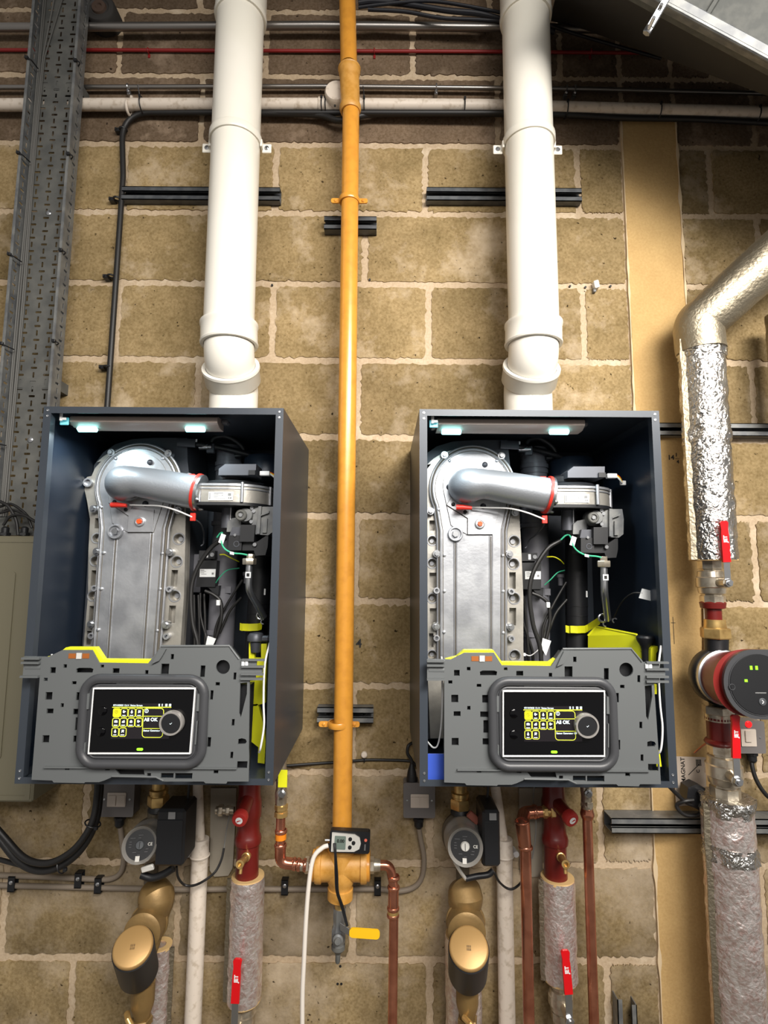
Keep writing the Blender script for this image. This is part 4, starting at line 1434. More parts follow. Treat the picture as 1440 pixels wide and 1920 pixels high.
MB().rev(c, FR, [(-.02, .0185), (.0, .0185), (.004, .0165), (.012, .0165), (.016, .0145)], 28).build('regulator', 'galv', gvb)
c = f6(690, 690, VD + .006)
MB().rev(c, FR, [(0, .013), (.006, .0125), (.008, .0105), (.008, .0075), (.005, .0075), (.005, 0)], 24).build('regulator_cap', 'galv_dull', gvb)
hexa(MB(), c + FR * .006, FR, .0048, .005).build('regulator_screw', 'steel', gvb)
for u, v in ((762, 628), (780, 655), (765, 745)):
    MB().rev(f6(u, v, VD), FR, [(0, .0042), (.004, .004), (.004, 0)], 10).build('valve_screw', 'steel', gvb)
pl_(xz(f6, [(522, 830), (525, 745), (560, 715), (640, 700), (640, 790), (600, 830)], .27), [], .22, .27).build('venturi_body', 'galv', gvb)
T([f6(480, 620, .25), f6(482, 800, .25)], .0155, 'mixing_tube', 'darkplate', bo, 18)
T([f6(527, 615, .262), f6(527, 760, .262)], .0022, 'pressure_tube', 'steel', bo, 8)
hexa(MB(), f6(785, 1085, .29), ZA, .0150, .014).build('pipe_nut', 'nickel', bo)
hexa(MB(), f6(785, 1045, .288), ZA, .0085, .012).build('pipe_adaptor', 'nickel', bo)
gpi = T(spline([f6(787, 1095, .29), f6(790, 1200, .29), f6(793, 1330, .286), f6(806, 1450, .262), f6(820, 1560, .24)], 6), .0078, 'gas_supply_tube', 'steel', bo, 16)
MB().obox(f6(803, 1200, .2985), XA * .006, FR * .0004, ZA * .0065).build('tube_label', 'label', gpi, False)
MB().obox(f6(803, 1200, .2990), XA * .0032, FR * .0003, ZA * .0036).build('label_print', 'ink', gpi, False)
MB().torus(f6(775, 1548, .232), FR, .0085, .0026, 20, 8).build('retaining_ring', 'steel', bo)
MB().torus(f6(800, 1600, .232), FR, .0050, .0018, 16, 6, -2.6, 1.0).build('retaining_hook', 'steel', bo)
MB().torus(f6(880, 1570, .232), FR, .0050, .0018, 16, 6, -3.4, .4).build('retaining_hook', 'steel', bo)

# ---- upright pipes at the back
ip = T([f6(548, 640, .14), f6(556, 1960, .14)], .0262, 'intake_pipe', 'black', bo, 26)
MB().obox(f6(617, 1343, .160), XA * .0085, FR * .0004, ZA * .0075).build('pipe_label', 'label', ip, False)
MB().obox(f6(610, 1343, .1606), XA * .0036, FR * .0003, ZA * .0042).build('label_print', 'ink', ip, False)
for v in (1445, 1525):
    MB().torus(f6(556, v, .14), ZA, .0263, .0009, 28, 6).build('pipe_seam', 'black', ip)
gpz = T([f6(185, 100, .12), f6(190, 330, .12), f6(200, 900, .12), f6(215, 2300, .12)], .0325, 'condensate_pipe', 'greypipe', bo, 30)
for v, r in ((140, .0345), (255, .0355), (300, .0350), (760, .0350), (1290, .0345), (1685, .0330)):
    MB().rev(f6(190, v, .12) - ZA * .006, ZA, [(0, .032), (.001, r), (.011, r), (.012, .032)], 30, False).build('pipe_collar', 'greypipe', gpz)
MB().obox(f6(305, 1325, .150), XA * .007, FR * .0006, ZA * .008).build('pipe_label', 'greypipe', gpz, False)
# hoses and fitting at the top
T(spline([f6(120, 60, .17), f6(150, 20, .17), f6(230, 10, .165), f6(310, 50, .16), f6(365, 110, .155), f6(350, 165, .15), f6(290, 180, .15)], 6), .0065, 'vent_hose', 'black', bo, 12)
T(spline([f1(845, 215, .19), f1(900, 225, .19), f1(1000, 240, .17), f1(1090, 262, .16), f1(1140, 275, .15)], 6), .0075, 'ribbed_hose', 'black', bo, 12)
MB().rev(f6(95, 100, .185), XA, [(-.012, .008), (.010, .008), (.010, .006), (.018, .006)], 12).build('vent_fitting', 'steel', bo)
MB().obox(f6(140, 115, .18), XA * .010, YA * .006, ZA * .012, .002).build('vent_bracket', 'darkplate', bo)
MB().obox(f1(825, 218, .205), XA * .0045, FR * .001, ZA * .0065).build('hose_label', 'label', bo, False)
MB().obox(f1(877, 207, .205), XA * .0055, FR * .001, ZA * .0035).build('hose_label', 'label', bo, False)
# pressure sensor, grey rail, expansion vessel
sb = pl_(rectf(f6, 80, 1075, 242, 1300, .17), [], .15, .178).build('sensor_box', 'black', bo)
pl_(rectf(f6, 112, 1148, 246, 1216, .178), [], .178, .179).build('sensor_label', 'label', sb, False)
lm = MB()
for u0, v0, u1, v1 in ((120, 1155, 150, 1160), (120, 1166, 165, 1170), (120, 1178, 150, 1182), (125, 1190, 170, 1194), (215, 1178, 232, 1196)):
    lm.plate(rectf(f6, u0, v0, u1, v1, .178), [], O0, XA, ZA, FR, .179, .1794)
lm.build('label_print', 'greyink', sb, False)
pl_(rectf(f6, 80, 990, 215, 1060, .17), [], .15, .172).build('sensor_plug', 'black', sb)
MB().obox(f6(150, 1025, .1725), XA * .003, FR * .001, ZA * .0065).build('plug_clip', 'label', sb)
MB().rev(f6(195, 1025, .172), FR, [(0, .005), (.002, .005), (.002, .003), (.001, .003), (.001, 0)], 14).build('plug_screw', 'steel', sb)
pl_(xz(f6, [(170, 1300), (270, 1290), (265, 1370), (235, 1360)], .17), [], .155, .172).build('strain_relief', 'black', sb)
gr = pl_(xz(f8, [(60, 1265), (180, 1265), (195, 905), (85, 905), (60, 930)], .14), [], .04, .14).build('mounting_rail', 'greypipe', bo)
MB().rev(f6(415, 1235, .13), ZA, [(-.010, .006), (.008, .006), (.010, .009), (.018, .009)], 14).build('drain_union', 'greypipe', bo)
bu = MB()
bu.rev(f8(775, 1100, .12), ZA, [(-.035, .004), (-.015, .005), (-.014, .010), (.006, .010), (.008, .013), (.020, .013), (.022, .009), (.035, .009)], 8)
bu.build('relief_valve', 'brass', bo)

# ---- yellow parts
st2 = [f6(458, 1640, .165), f6(488, 1648, .168), f6(500, 1645, .175), f6(560, 1648, .178), f6(625, 1645, .172), f6(645, 1635, .165), f6(700, 1600, .19), f6(750, 1570, .215)]
rb = MB()
vs, fs = [], []
for i, p in enumerate(st2):
    for a, b in ((-.0085, 0), (.0085, 0), (.0085, .0018), (-.0085, .0018)):
        vs.append(p + ZA * a + FR * b)
for i in range(len(st2) - 1):
    for k in range(4):
        fs.append((i * 4 + k, i * 4 + (k + 1) % 4, i * 4 + 4 + (k + 1) % 4, i * 4 + 4 + k))
fs += [(0, 1, 2, 3), tuple(4 * len(st2) - 4 + k for k in range(4))]
rb.add(vs, fs).build('yellow_strap', 'lime', bo, False)
def c2(u, v, d):
    return P(u / 2.4, 1180 + v / 2.4, d)


# ---- cables and wires
ww = [((415, 885), (300, 960), (190, 1140), (150, 1330), (180, 1600), (240, 1800), (255, 2050)),
      ((170, 1335), (250, 1370), (310, 1430), (325, 1560), (300, 1700), (250, 1880), (250, 2050)),
      ((465, 1240), (400, 1350), (330, 1480), (270, 1620), (255, 1760)),
      ((470, 1390), (380, 1500), (330, 1620), (300, 1700))]
for k, (pp, r, d) in enumerate(zip(ww, (.0050, .0042, .0030, .0032), (.225, .18, .17, .172))):
    T(spline([f6(u, v, d) for u, v in pp], 6), r, 'wiring', 'cable', bo, 10)
for k, pp in enumerate((((180, 1270), (185, 1500), (260, 1780), (262, 1950)), ((120, 1290), (125, 1600), (122, 1950)), ((160, 1290), (170, 1600), (165, 1950)), ((215, 1280), (225, 1600), (220, 1950)))):
    T(spline([f8(u, v, .15) for u, v in pp], 4), .0032, 'wiring', 'cable', bo, 8)
T(spline([f7(478, 600, D + .020), f7(620, 604, D + .030), f7(800, 610, D + .045), f7(950, 645, D + .052), PR(1021, 974, .294)], 6), .0019, 'ignition_lead', 'white', bo, 8)
T(spline([PR(1021, 976, .294), f6(270, 760, .26), f6(210, 830, .22), f6(150, 880, .19), f6(130, 930, .18), f6(110, 950, .18)], 6), .0019, 'ignition_lead', 'darkplate', bo, 8)
T(spline([f6(420, 878, .26), f6(455, 845, .265), f6(485, 838, .27), f6(505, 860, .28), f6(525, 930, .285), f6(570, 980, .29), f6(640, 1012, .292), f6(720, 1020, .292), f6(775, 1032, .29)], 6), .0019, 'earth_wire', 'teal', bo, 8)
MB().obox(f6(523, 890, .284), XA * .0052 + ZA * -.002, FR * .001, ZA * .010 + XA * .003).build('wire_label', 'label', bo, False)
MB().obox(f6(640, 1014, .294), XA * .0045 - ZA * .001, FR * .001, ZA * .003).build('wire_label', 'label', bo, False)
T(spline([f6(300, 1025, .19), f6(360, 1025, .2), f6(410, 1050, .2), f6(445, 1085, .18)], 6), .0014, 'sensor_wire', 'lime', bo, 6)
T(spline([f6(280, 1265, .19), f6(330, 1220, .2), f6(390, 1160, .2), f6(450, 1140, .18)], 6), .0014, 'sensor_wire', 'teal', bo, 6)
MB().obox(f6(308, 1437, .188), XA * .0042, FR * .004, ZA * .0065, .001).build('cable_marker', 'label', bo)
pl_(xz(f6, [(262, 1720), (335, 1745), (290, 1870), (250, 1800)], .20), [], .2, .201).build('white_tag', 'label', bo, False)
MB().obox(f6(100, 1862, .2), XA * .0045, FR * .003, ZA * .0035, .001).build('wire_connector', 'white', bo)
T(spline([f6(115, 1862, .2), f6(160, 1870, .2), f6(210, 1835, .2), f6(235, 1810, .2)], 5), .0012, 'sensor_wire', 'white', bo, 6)

# ---- control panel hanging in front
PD = .412
out = [(110, 150), (232, 152), (300, 118), (450, 118), (490, 182), (740, 186), (800, 98), (1150, 96), (1207, 165), (1290, 168), (1290, 272), (1262, 274), (1285, 620), (1290, 660),
       (1297, 785), (1190, 785), (1185, 796), (1080, 794), (1070, 785), (870, 785), (830, 766), (605, 762), (565, 780), (540, 788), (470, 788), (465, 793), (310, 790), (302, 780), (197, 776),
       (197, 256), (110, 252)]
hl = [(247, 205, 275, 235), (312, 190, 330, 208), (500, 192, 518, 207), (563, 210, 598, 235), (728, 220, 745, 240), (808, 187, 848, 240), (1008, 196, 1032, 255),
      (1178, 232, 1192, 268), (852, 138, 868, 165), (233, 331, 268, 370), (390, 332, 424, 372), (245, 415, 280, 440), (380, 416, 424, 445), (396, 460, 424, 525), (235, 550, 270, 588),
      (392, 552, 424, 585), (314, 388, 330, 408), (362, 276, 385, 292), (218, 258, 238, 275), (1090, 281, 1112, 298), (1068, 322, 1083, 370), (1072, 560, 1090, 610), (1188, 468, 1202, 502),
      (1194, 634, 1208, 668), (1232, 682, 1284, 718), (362, 712, 385, 726), (566, 714, 590, 728), (1116, 728, 1140, 745), (780, 742, 800, 768), (850, 742, 915, 768), (922, 742, 1010, 772)]
holes = [rectf(f4, *q, PD) for q in hl]
holes.append(xz(f4, [(378, 214), (392, 208), (452, 208), (466, 214), (462, 233), (380, 233)], PD))
holes.append(xz(f4, [(1215, 286), (1250, 282), (1253, 340), (1232, 460), (1222, 440)], PD))
holes.append(xz(f4, [(1228, 570), (1245, 565), (1265, 570), (1272, 582), (1265, 594), (1228, 596)], PD))
c = f4(1121, 204, PD)
holes.append(circle(c.x, c.z, .0135, 20))
holes.append(xz(f4, [(612, 716), (760, 716), (768, 752), (640, 750)], PD))
pn = pl_(xz(f4, out, PD), holes, PD, PD + .004).build('control_panel', 'panelgrey', bo, False)
inn = [(205, 300), (240, 170), (305, 140), (440, 140), (480, 200), (750, 205), (812, 120), (1140, 118), (1195, 190), (1200, 300), (1262, 300), (1275, 768), (850, 768), (205, 765)]
pl_(xz(f4, inn, PD), [], .372, PD - .012).build('dark_hole_backing', 'black', pn, False)  # black backing added so the panel holes look dark
# bright yellow seal edge behind the panel
ye = [(205, 152), (262, 138), (300, 105), (447, 105), (492, 166), (735, 168), (762, 148), (772, 158), (740, 190), (480, 190), (440, 122), (305, 122), (268, 156), (205, 165)]
pl_(xz(f4, ye, PD - .008), [], PD - .022, PD - .006).build('yellow_seal', 'lime', pn, False)
for q in ((335, 135, 372, 160), (405, 135, 440, 160)):
    pl_(rectf(f4, *q, PD), [], PD + .003, PD + .0048).build('terminal_block', mat('brown terminal %d' % q[0], (150, 84, 30), .5), pn, False)
pl_(rectf(f4, 376, 132, 402, 162, PD), [], PD + .003, PD + .006).build('terminal_block', 'silver', pn, False)
pl_(xz(f4, [(765, 186), (780, 150), (800, 110), (830, 112), (812, 150), (800, 170)], PD), [], PD + .004, PD + .010).build('hinge_catch', 'panelgrey', pn, False)
# raised ledges, clips
a, b = f4(262, 709, PD), f4(1235, 709, PD)
MB().box((a.x, -PD - .004, a.z - .0014), (b.x, -PD - .009, a.z + .0014)).build('panel_ledge', 'panelgrey', pn, False)
T([f4(802, 100, PD + .004), f4(1150, 98, PD + .004), f4(1205, 165, PD + .004)], .0022, 'panel_edge', 'panelgrey', pn, 8)
T([f4(870, 785, PD + .004), f4(830, 766, PD + .004), f4(605, 762, PD + .004)], .0018, 'panel_edge', 'panelgrey', pn, 8)
for v in (158, 180, 250):
    a, b = f4(108, v, PD), f4(198, v, PD)
    MB().box((a.x, -PD - .004, a.z - .002), (b.x, -PD - .012, a.z + .002)).build('hinge_rib', 'panelgrey', pn, False)
MB().rev(f4(118, 205, PD - .004), XA, [(0, .009), (.03, .009)], 14).build('hinge_barrel', 'panelgrey', pn)
for v in (166, 200, 238, 262):
    a, b = f4(1218, v, PD), f4(1330, v, PD)
    MB().box((a.x, -PD - .004, a.z - .002), (b.x, -PD - .010, a.z + .002)).build('hinge_rib', 'panelgrey', pn, False)
MB().box(f4(1275, 205, PD - .006), f4(1325, 236, PD + .004)).build('hinge_barrel', 'panelgrey', pn, False)
for u, v in ((1230, 188), (1248, 186)):
    MB().obox(f4(u, v, PD + .006), XA * .003, FR * .002, ZA * .005, .001).build('panel_clip', 'label', pn)
# bezel and screen
bz = MB()
o0, o1 = f4(437, 258, PD), f4(1056, 694, PD)
rb_ = rrect(o0.x, o1.z, o1.x, o0.z, .030, 8)
path = [Vector((x, -PD - .010, z)) for x, z in rb_]
path = path + [path[0], path[1]]
bezel = MB().tube(path, .0088, 12, caps=False).build('display_bezel', 'bezel', pn)
rin = rrect(o0.x + .004, o1.z + .004, o1.x - .004, o0.z - .004, .028, 8)
pl_(rin, [], PD + .004, PD + .009).build('bezel_well', 'bezel', bezel)
pth2 = [Vector((x, -PD - .010, z)) for x, z in rrect(o0.x + .014, o1.z + .012, o1.x - .014, o0.z - .012, .016, 6)]
MB().tube(pth2 + pth2[:2], .0022, 8, caps=False).build('bezel_lip', 'bezel', bezel)
SD = PD + .016
sc = pl_(rectf(f4, 496, 312, 1018, 650, SD), [rectf(f4, 502, 319, 1012, 642, SD)], PD + .008, SD).build('screen_frame', 'white', pn, False)
scr = pl_(rectf(f4, 502, 319, 1012, 642, SD), [], PD + .008, SD - .001).build('touch_screen', 'glass', pn, False)
for q in ((606, 286, 895, 292), ):
    pl_(rectf(f4, *q, SD - .004), [], PD + .009, PD + .012).build('bezel_rib', 'panelgrey', bezel, False)
for u0, v0, u1, v1 in ((464, 340, 476, 420), (1024, 342, 1040, 430), (470, 590, 476, 640), (1030, 480, 1036, 600)):
    pl_(rectf(f4, u0, v0, u1, v1, SD - .004), [], PD + .009, PD + .014).build('bezel_clip', 'panelgrey', bezel, False)
E_ = SD - .001
pl_(rectf(f4, 606, 392, 902, 572, SD), [], E_, E_ + .0003).build('lit_area', 'lcd', scr, False)


def ring(u0, v0, u1, v1, wd, rad, m='lcd_line', nm='icon_frame'):
    a, b = f4(u0, v1, SD), f4(u1, v0, SD)
    s_ = .368 * .00108
    wd *= s_
    rad *= s_
    return rrect(a.x, a.z, b.x, b.z, rad, 4), rrect(a.x + wd, a.z + wd, b.x - wd, b.z - wd, max(rad - wd, .0004), 4)


fr_, ic = MB(), MB()
rnd = random.Random(5)
for r_ in range(3):
    for c_ in range(4 if r_ < 2 else 2):
        u0, v0 = 608 + 38.5 * c_, 416 + 49.5 * r_
        o_, i_ = ring(u0, v0, u0 + 37, v0 + 46, 3, 9)
        if r_ == 0 and c_ == 0:
            MB().plate(o_, [], O0, XA, ZA, FR, E_ + .0002, E_ + .0007).build('lit_icon', 'lcd_yellow', scr, False)
            mm = MB()
            c = f4(u0 + 18, v0 + 17, SD)
            mm.torus(c + FR * .001, FR, .0028, .0003, 16, 5)
            mm.obox(c + FR * .001, XA * .0003, FR * .0002, ZA * .0013)
            mm.build('icon_mark', 'ink', scr, False)
            continue
        fr_.plate(o_, [i_], O0, XA, ZA, FR, E_ + .0003, E_ + .0007)
        c = f4(u0 + 18, v0 + 18, SD)
        y_ = -(E_ + .0007)
        k = (r_ * 4 + c_) % 6
        s_ = .0030
        if k == 1:
            sh = [(-.8, .8), (-.1, 1), (.1, .2), (.8, .5), (1, -.1), (.2, -.3), (0, -.9), (-.9, -.4)]
        elif k == 2:
            sh = [(0, 1.2), (.45, .3), (.7, -.4), (.4, -1), (-.4, -1), (-.7, -.4), (-.45, .3)]
        elif k == 3:
            sh = [(-.8, -1), (-.6, .9), (-.1, .9), (.2, .5), (.7, 1), (.8, 0), (.4, -.2), (.8, -.9), (0, -.4)]
        elif k == 4:
            sh = [(-1, -.7), (-1, .4), (-.5, .7), (.5, .7), (1, .4), (1, -.7)]
        elif k == 5:
            sh = [(-.9, -.8), (-.9, 0), (-.2, .5), (.8, .9), (.5, .1), (.9, 0), (.7, -.8)]
        else:
            sh = [(-.8, -.8), (-.8, .3), (0, .9), (.8, .3), (.8, -.8)]
        ic.plate([(c.x + a * s_, c.z + b * s_) for a, b in sh], [], O0, XA, ZA, FR, E_ + .0003, E_ + .0007)
        c = f4(u0 + 18, v0 + 37, SD)
        ic.obox(Vector((c.x, -(E_ + .0005), c.z)), XA * .0036 * (.6 + .4 * rnd.random()), FR * .0002, ZA * .0007)
o_, i_ = ring(764, 415, 866, 566, 3, 16)
fr_.plate(o_, [i_], O0, XA, ZA, FR, E_ + .0003, E_ + .0007)
for u0, v0, u1, v1 in ((766, 455, 864, 458), (766, 518, 864, 521), (602, 409, 902, 413)):
    fr_.plate(rectf(f4, u0, v0, u1, v1, SD), [], O0, XA, ZA, FR, E_ + .0003, E_ + .0007)
fr_.build('icon_frames', 'lcd_line', scr, False)
c = f4(778, 430, SD)
ic.torus(Vector((c.x, -(E_ + .0006), c.z)), FR, .0032, .0005, 16, 5)
ic.obox(Vector((c.x, -(E_ + .0006), c.z)), XA * .0004, FR * .0002, ZA * .0017)
for u, w_ in ((840, 3), (855, 2), (876, 5), (895, 5)):
    c = f4(u, 400, SD)
    ic.obox(Vector((c.x, -(E_ + .0006), c.z)), XA * w_ * .0004, FR * .0002, ZA * .0022)
ic.build('icon_symbols', 'lcd_white', scr, False)
EY = E_ + .0004


def stext(s_, u, v, h, nm='screen_text', m='lcd_white', align='LEFT', bold=0.0):
    c = f4(u, v, SD)
    text_mb(s_, Vector((c.x, -EY, c.z)), h, bold=bold, align=align).build(nm, m, scr, False)


stext('07/10/2025 12:14  Status Screen', 606, 401, .0030, bold=.00008)
stext('All OK', 769, 474, .0062, bold=.0003)
stext('Status: Generator Off', 769, 530, .0031, bold=.0001)
c = f4(917, 486, SD)
c.y = -SD
kn = MB().rev(c, FR, [(0, .0225), (.010, .0225), (.0125, .0215), (.0125, .0185), (.010, .0178)], 40, False).build('selector_ring', 'ringmetal', pn)
MB().rev(c, FR, [(0, .018), (.0105, .0182), (.0115, .017), (.0115, 0)], 40).build('selector_knob', 'black', kn)
ck = MB()
ck.obox(c + FR * .0118 + Vector((-.0010, 0, -.0006)), (XA - ZA).normalized() * .0012, FR * .0002, (XA + ZA).normalized() * .0003)
ck.obox(c + FR * .0118 + Vector((.0010, 0, .0002)), (XA + ZA).normalized() * .0020, FR * .0002, (XA - ZA).normalized() * .0003)
ck.build('check_mark', 'lcd_white', kn, False)
a, b = f4(743, 632, SD), f4(775, 619, SD)
MB().plate(rrect(a.x, a.z, b.x, b.z, .0022, 4), [], O0, XA, ZA, FR, E_, E_ + .0006).build('green_indicator', 'greenled', pn, False)
for v in (430, 537):
    c = f4(554, v, SD)
    MB().rev(Vector((c.x, -E_, c.z)), FR, [(0, .0085), (.002, .0080), (.003, .006), (.0034, 0)], 24).build('round_button', 'glass', pn)
# thin white wires hanging either side of the panel
T(spline([f4(185, 140, .38), f4(188, 300, .37), f4(184, 470, .36), f4(168, 580, .35), f4(145, 603, .35), f4(112, 572, .34)], 8), .0017, 'white_stay', 'white', bo, 8)
T(spline([f4(1303, 82, .388), f4(1290, 200, .39), f4(1298, 380, .39), f4(1310, 500, .39), f4(1302, 610, .39), f4(1278, 640, .38)], 8), .0020, 'white_stay', 'white', bo, 8)

EXTRA_ = True
# ---- the right boiler is a copy of every part
bo2 = copy_tree(bo)
bo2.location = bo.location + SEPV
bo2['label'] = 'right open fronted anthracite wall boiler beside the smooth rendered strip'
bo['group'] = bo2['group'] = 'wall boilers'
WORG[bo2.name] = WORG[bo.name] + SEPV
q = MB().plate([(p.x, p.z) for p in (P(800, 1462, .38), P(833, 1462, .38), P(833, 1414, .38), P(800, 1414, .38))], [], O0, XA, ZA, FR, .376, .38)
q.build('blue_sticker', 'blue', bo2, False)
MB().obox(P(1216, 1116, .33), XA * .017 + ZA * -.004, FR * .001, ZA * .010 + XA * .004).build('white_tag', 'label', bo2, False)
T(spline([P(1204, 1112, .33), P(1185, 1113, .32), P(1165, 1130, .28), P(1150, 1160, .23)], 6), .0017, 'wiring', 'cable', bo2, 8)

def F6(u, v, d):
    return f6(u, v, d) + SEPV


tp3 = [F6(650, 1930, .19), F6(652, 1700, .19), F6(722, 1622, .20), F6(1070, 1692, .315), F6(1108, 1830, .325), F6(1112, 1930, .325)]
mbt = MB()
n6 = len(tp3)
mbt.add(tp3 + [p + Vector((.002, .006, 0)) for p in tp3], [tuple(range(n6)), tuple(range(2 * n6 - 1, n6 - 1, -1))] + [(i, (i + 1) % n6, (i + 1) % n6 + n6, i + n6) for i in range(n6)])
tg = mbt.build('condensate_trough', 'lime', bo2, False)
T(tp3[1:5], .0026, 'trough_rim', 'lime', tg, 8)
fn = MB()
fn.rev(F6(1140, 1700, .335), -ZA, [(0, .016), (.004, .018), (.010, .017), (.022, .010), (.030, .008), (.060, .008)], 22)
fn.build('drain_funnel', 'black', bo2)
pl_(xz(F6, [(1185, 1960), (1185, 1810), (1205, 1795), (1250, 1790), (1245, 1830), (1232, 1850), (1232, 1960)], .35), [], .335, .352).build('yellow_bracket', 'lime', bo2, False)



for pts_ in ([(1264, 280), (1280, 280), (1282, 330), (1268, 330)], [(1278, 600), (1296, 620), (1306, 700), (1282, 700)]):
    pl_([(x + SEP, z) for x, z in xz(f4, pts_, .38)], [], .376, .38).build('yellow_edge', 'lime', bo2, False)
# seen only in the left boiler
pl_(xz(c2, [(1120, 345), (1120, 60), (1145, 60), (1145, 130), (1175, 130), (1175, 65), (1200, 65), (1195, 330), (1150, 345)], .30), [], .285, .30).build('yellow_side_plate', 'lime', bo, False)
pl_(xz(c2, [(1122, 360), (1122, 340), (1160, 335), (1188, 440), (1195, 500), (1190, 605), (1160, 600), (1162, 530), (1130, 505)], .30), [], .285, .30).build('yellow_side_plate', 'lime', bo, False)


MB().rev(P(480, 1196, .30), -ZA, [(-.012, .002), (-.010, .014), (-.004, .018), (.006, .018), (.008, .012), (.030, .010)], 20).build('drain_cap', 'darkplate', bo)
MB().obox(P(492, 1197, .30), XA * .016, YA * .010, ZA * .006, .003).build('cap_spout', 'darkplate', bo)


# ---------------------------------------------------------------- below the boilers
def dn(p, z=0.0):
    return Vector((p.x, p.y, z))


def foil_sleeve(parent_name, pts, r, label, m='foil', cat='pipe insulation', jit=.0022, flap=None, foam_top=True, seg=40):
    """a foil faced insulation sleeve: crinkled skin, foam end rings, a taped lengthwise seam"""
    o = thing(parent_name, pts[-1], label, cat, 'foil faced pipe insulation')
    pp = subdiv(pts, .008)
    MB().tube(pp, r, seg, jit=jit).build('foil_skin', m, o, angle=60)
    a = (Vector(pts[0]) - Vector(pts[1])).normalized()
    if foam_top:
        MB().rev(Vector(pts[0]) - a * .004, a, [(0, r * .5), (.006, r * .5), (.0065, r * .97), (0, r * .98)], 28, False).build('foam_end', 'foam', o)
    b = (Vector(pts[-1]) - Vector(pts[-2])).normalized()
    MB().rev(Vector(pts[-1]) - b * .002, b, [(0, r * .5), (.004, r * .5), (.004, r * .99), (0, r * .99)], 28, False).build('foam_end', 'foam', o)
    if flap:
        L0, L1 = Vector(pts[0]), Vector(pts[-1])
        n = 40
        vs, fs = [], []
        for i in range(n + 1):
            p = L0.lerp(L1, i / n)
            q = .0018 * noise.noise(Vector((i * .5, r * 100, 1)))
            x_ = flap * (r * .93)
            vs += [p + Vector((x_, -r * .35, 0)), p + Vector((flap * (r + .008 + q), -r * .25, 0)), p + Vector((flap * (r + .008 + q), -r * .25 + .003, 0)), p + Vector((x_, -r * .35 + .004, 0))]
        for i in range(n):
            for k in range(4):
                fs.append((i * 4 + k, i * 4 + (k + 1) % 4, i * 4 + 4 + (k + 1) % 4, i * 4 + 4 + k))
        MB().add(vs, fs).build('seam_flap', 'foil_dull', o)
    return o


def ball_valve(c, r, label, lever, face, extra=0, m='nickel', nm='ball_valve', txt=True, side=1):
    """brass valve on a vertical pipe with a red lever: c centre, lever=(top pixel, bottom pixel, depth)"""
    o = thing(nm, c, label, 'ball valve', 'red lever valves')
    c = Vector(c)
    b = MB()
    b.rev(c, ZA, [(-r * 2.0, r * .80), (-r * 2.0, r * 1.08), (-r * 1.25, r * 1.08), (-r * 1.2, r * .95), (-r * 1.05, r * .95)], 8)
    b.rev(c, ZA, [(r * 1.05, r * .95), (r * 1.2, r * .95), (r * 1.25, r * 1.08), (r * 2.0, r * 1.08), (r * 2.0, r * .80)], 8)
    b.rev(c, ZA, [(-r * 1.1, r * .9), (-r * 1.0, r * 1.12), (-r * .5, r * 1.2), (-r * .42, r * 1.32), (r * .42, r * 1.32), (r * .5, r * 1.2), (r * 1.0, r * 1.12), (r * 1.1, r * .9)], 28)
    b.build('valve_body', m, o)
    (x0, y0), (x1, y1), d = lever
    st0 = c + Vector(((P(x1, y1, d).x - c.x) * .5, -r * 1.1, 0))
    st1 = Vector((P(x1, y1, d).x, -d, c.z))
    MB().tube([c + Vector(((st1.x - c.x) * .3, -r * .9, 0)), st1], r * .42, 14).build('stem', m, o)
    hexa(MB(), st1 + FR * .003, FR, .0105, .008).build('stem_nut', 'steel', o)
    MB().rev(st1 + FR * .006, FR, [(0, .006), (.005, .0055), (.005, 0)], 12).build('stem_screw', 'steel', o)
    t_, b_ = P(x0, y0, d + .006), P(x1, y1, d + .002)
    lx = (t_ - b_).normalized()
    wv = lx.cross(FR).normalized()
    mid = (t_ + b_) / 2
    L = (t_ - b_).length
    w_ = .0095
    sl = MB().plate([(-L / 2, -w_), (L * .2, -w_ * .95), (L * .30, -w_ * .85), (L / 2 - .004, -w_ * 1.05), (L / 2, -w_ * .6), (L / 2, w_ * .6), (L / 2 - .004, w_ * 1.05), (L * .30, w_ * .85), (L * .2, w_ * .95), (-L / 2, w_)],
                    [], mid, lx, wv, FR, -.003, .0035).build('lever_sleeve', 'redbright', o)
    sl['label'] = 'bright red plastic lever sleeve'
    MB().obox((b_ + st1) / 2, (b_ - st1) / 2 + lx * .004, wv * .0075, FR * .0013).build('lever_plate', 'steel', o)
    if txt:
        text_mb('JET', mid + FR * .0036 + lx * .006, .0085, lx * -1 if side < 0 else lx, (wv if side < 0 else wv) * (1 if side < 0 else 1) * (-1 if lx.cross(wv).dot(FR) < 0 and side > 0 else 1), FR, .0006, thick=.0003).build('lever_print', 'white', sl, False)
    return o


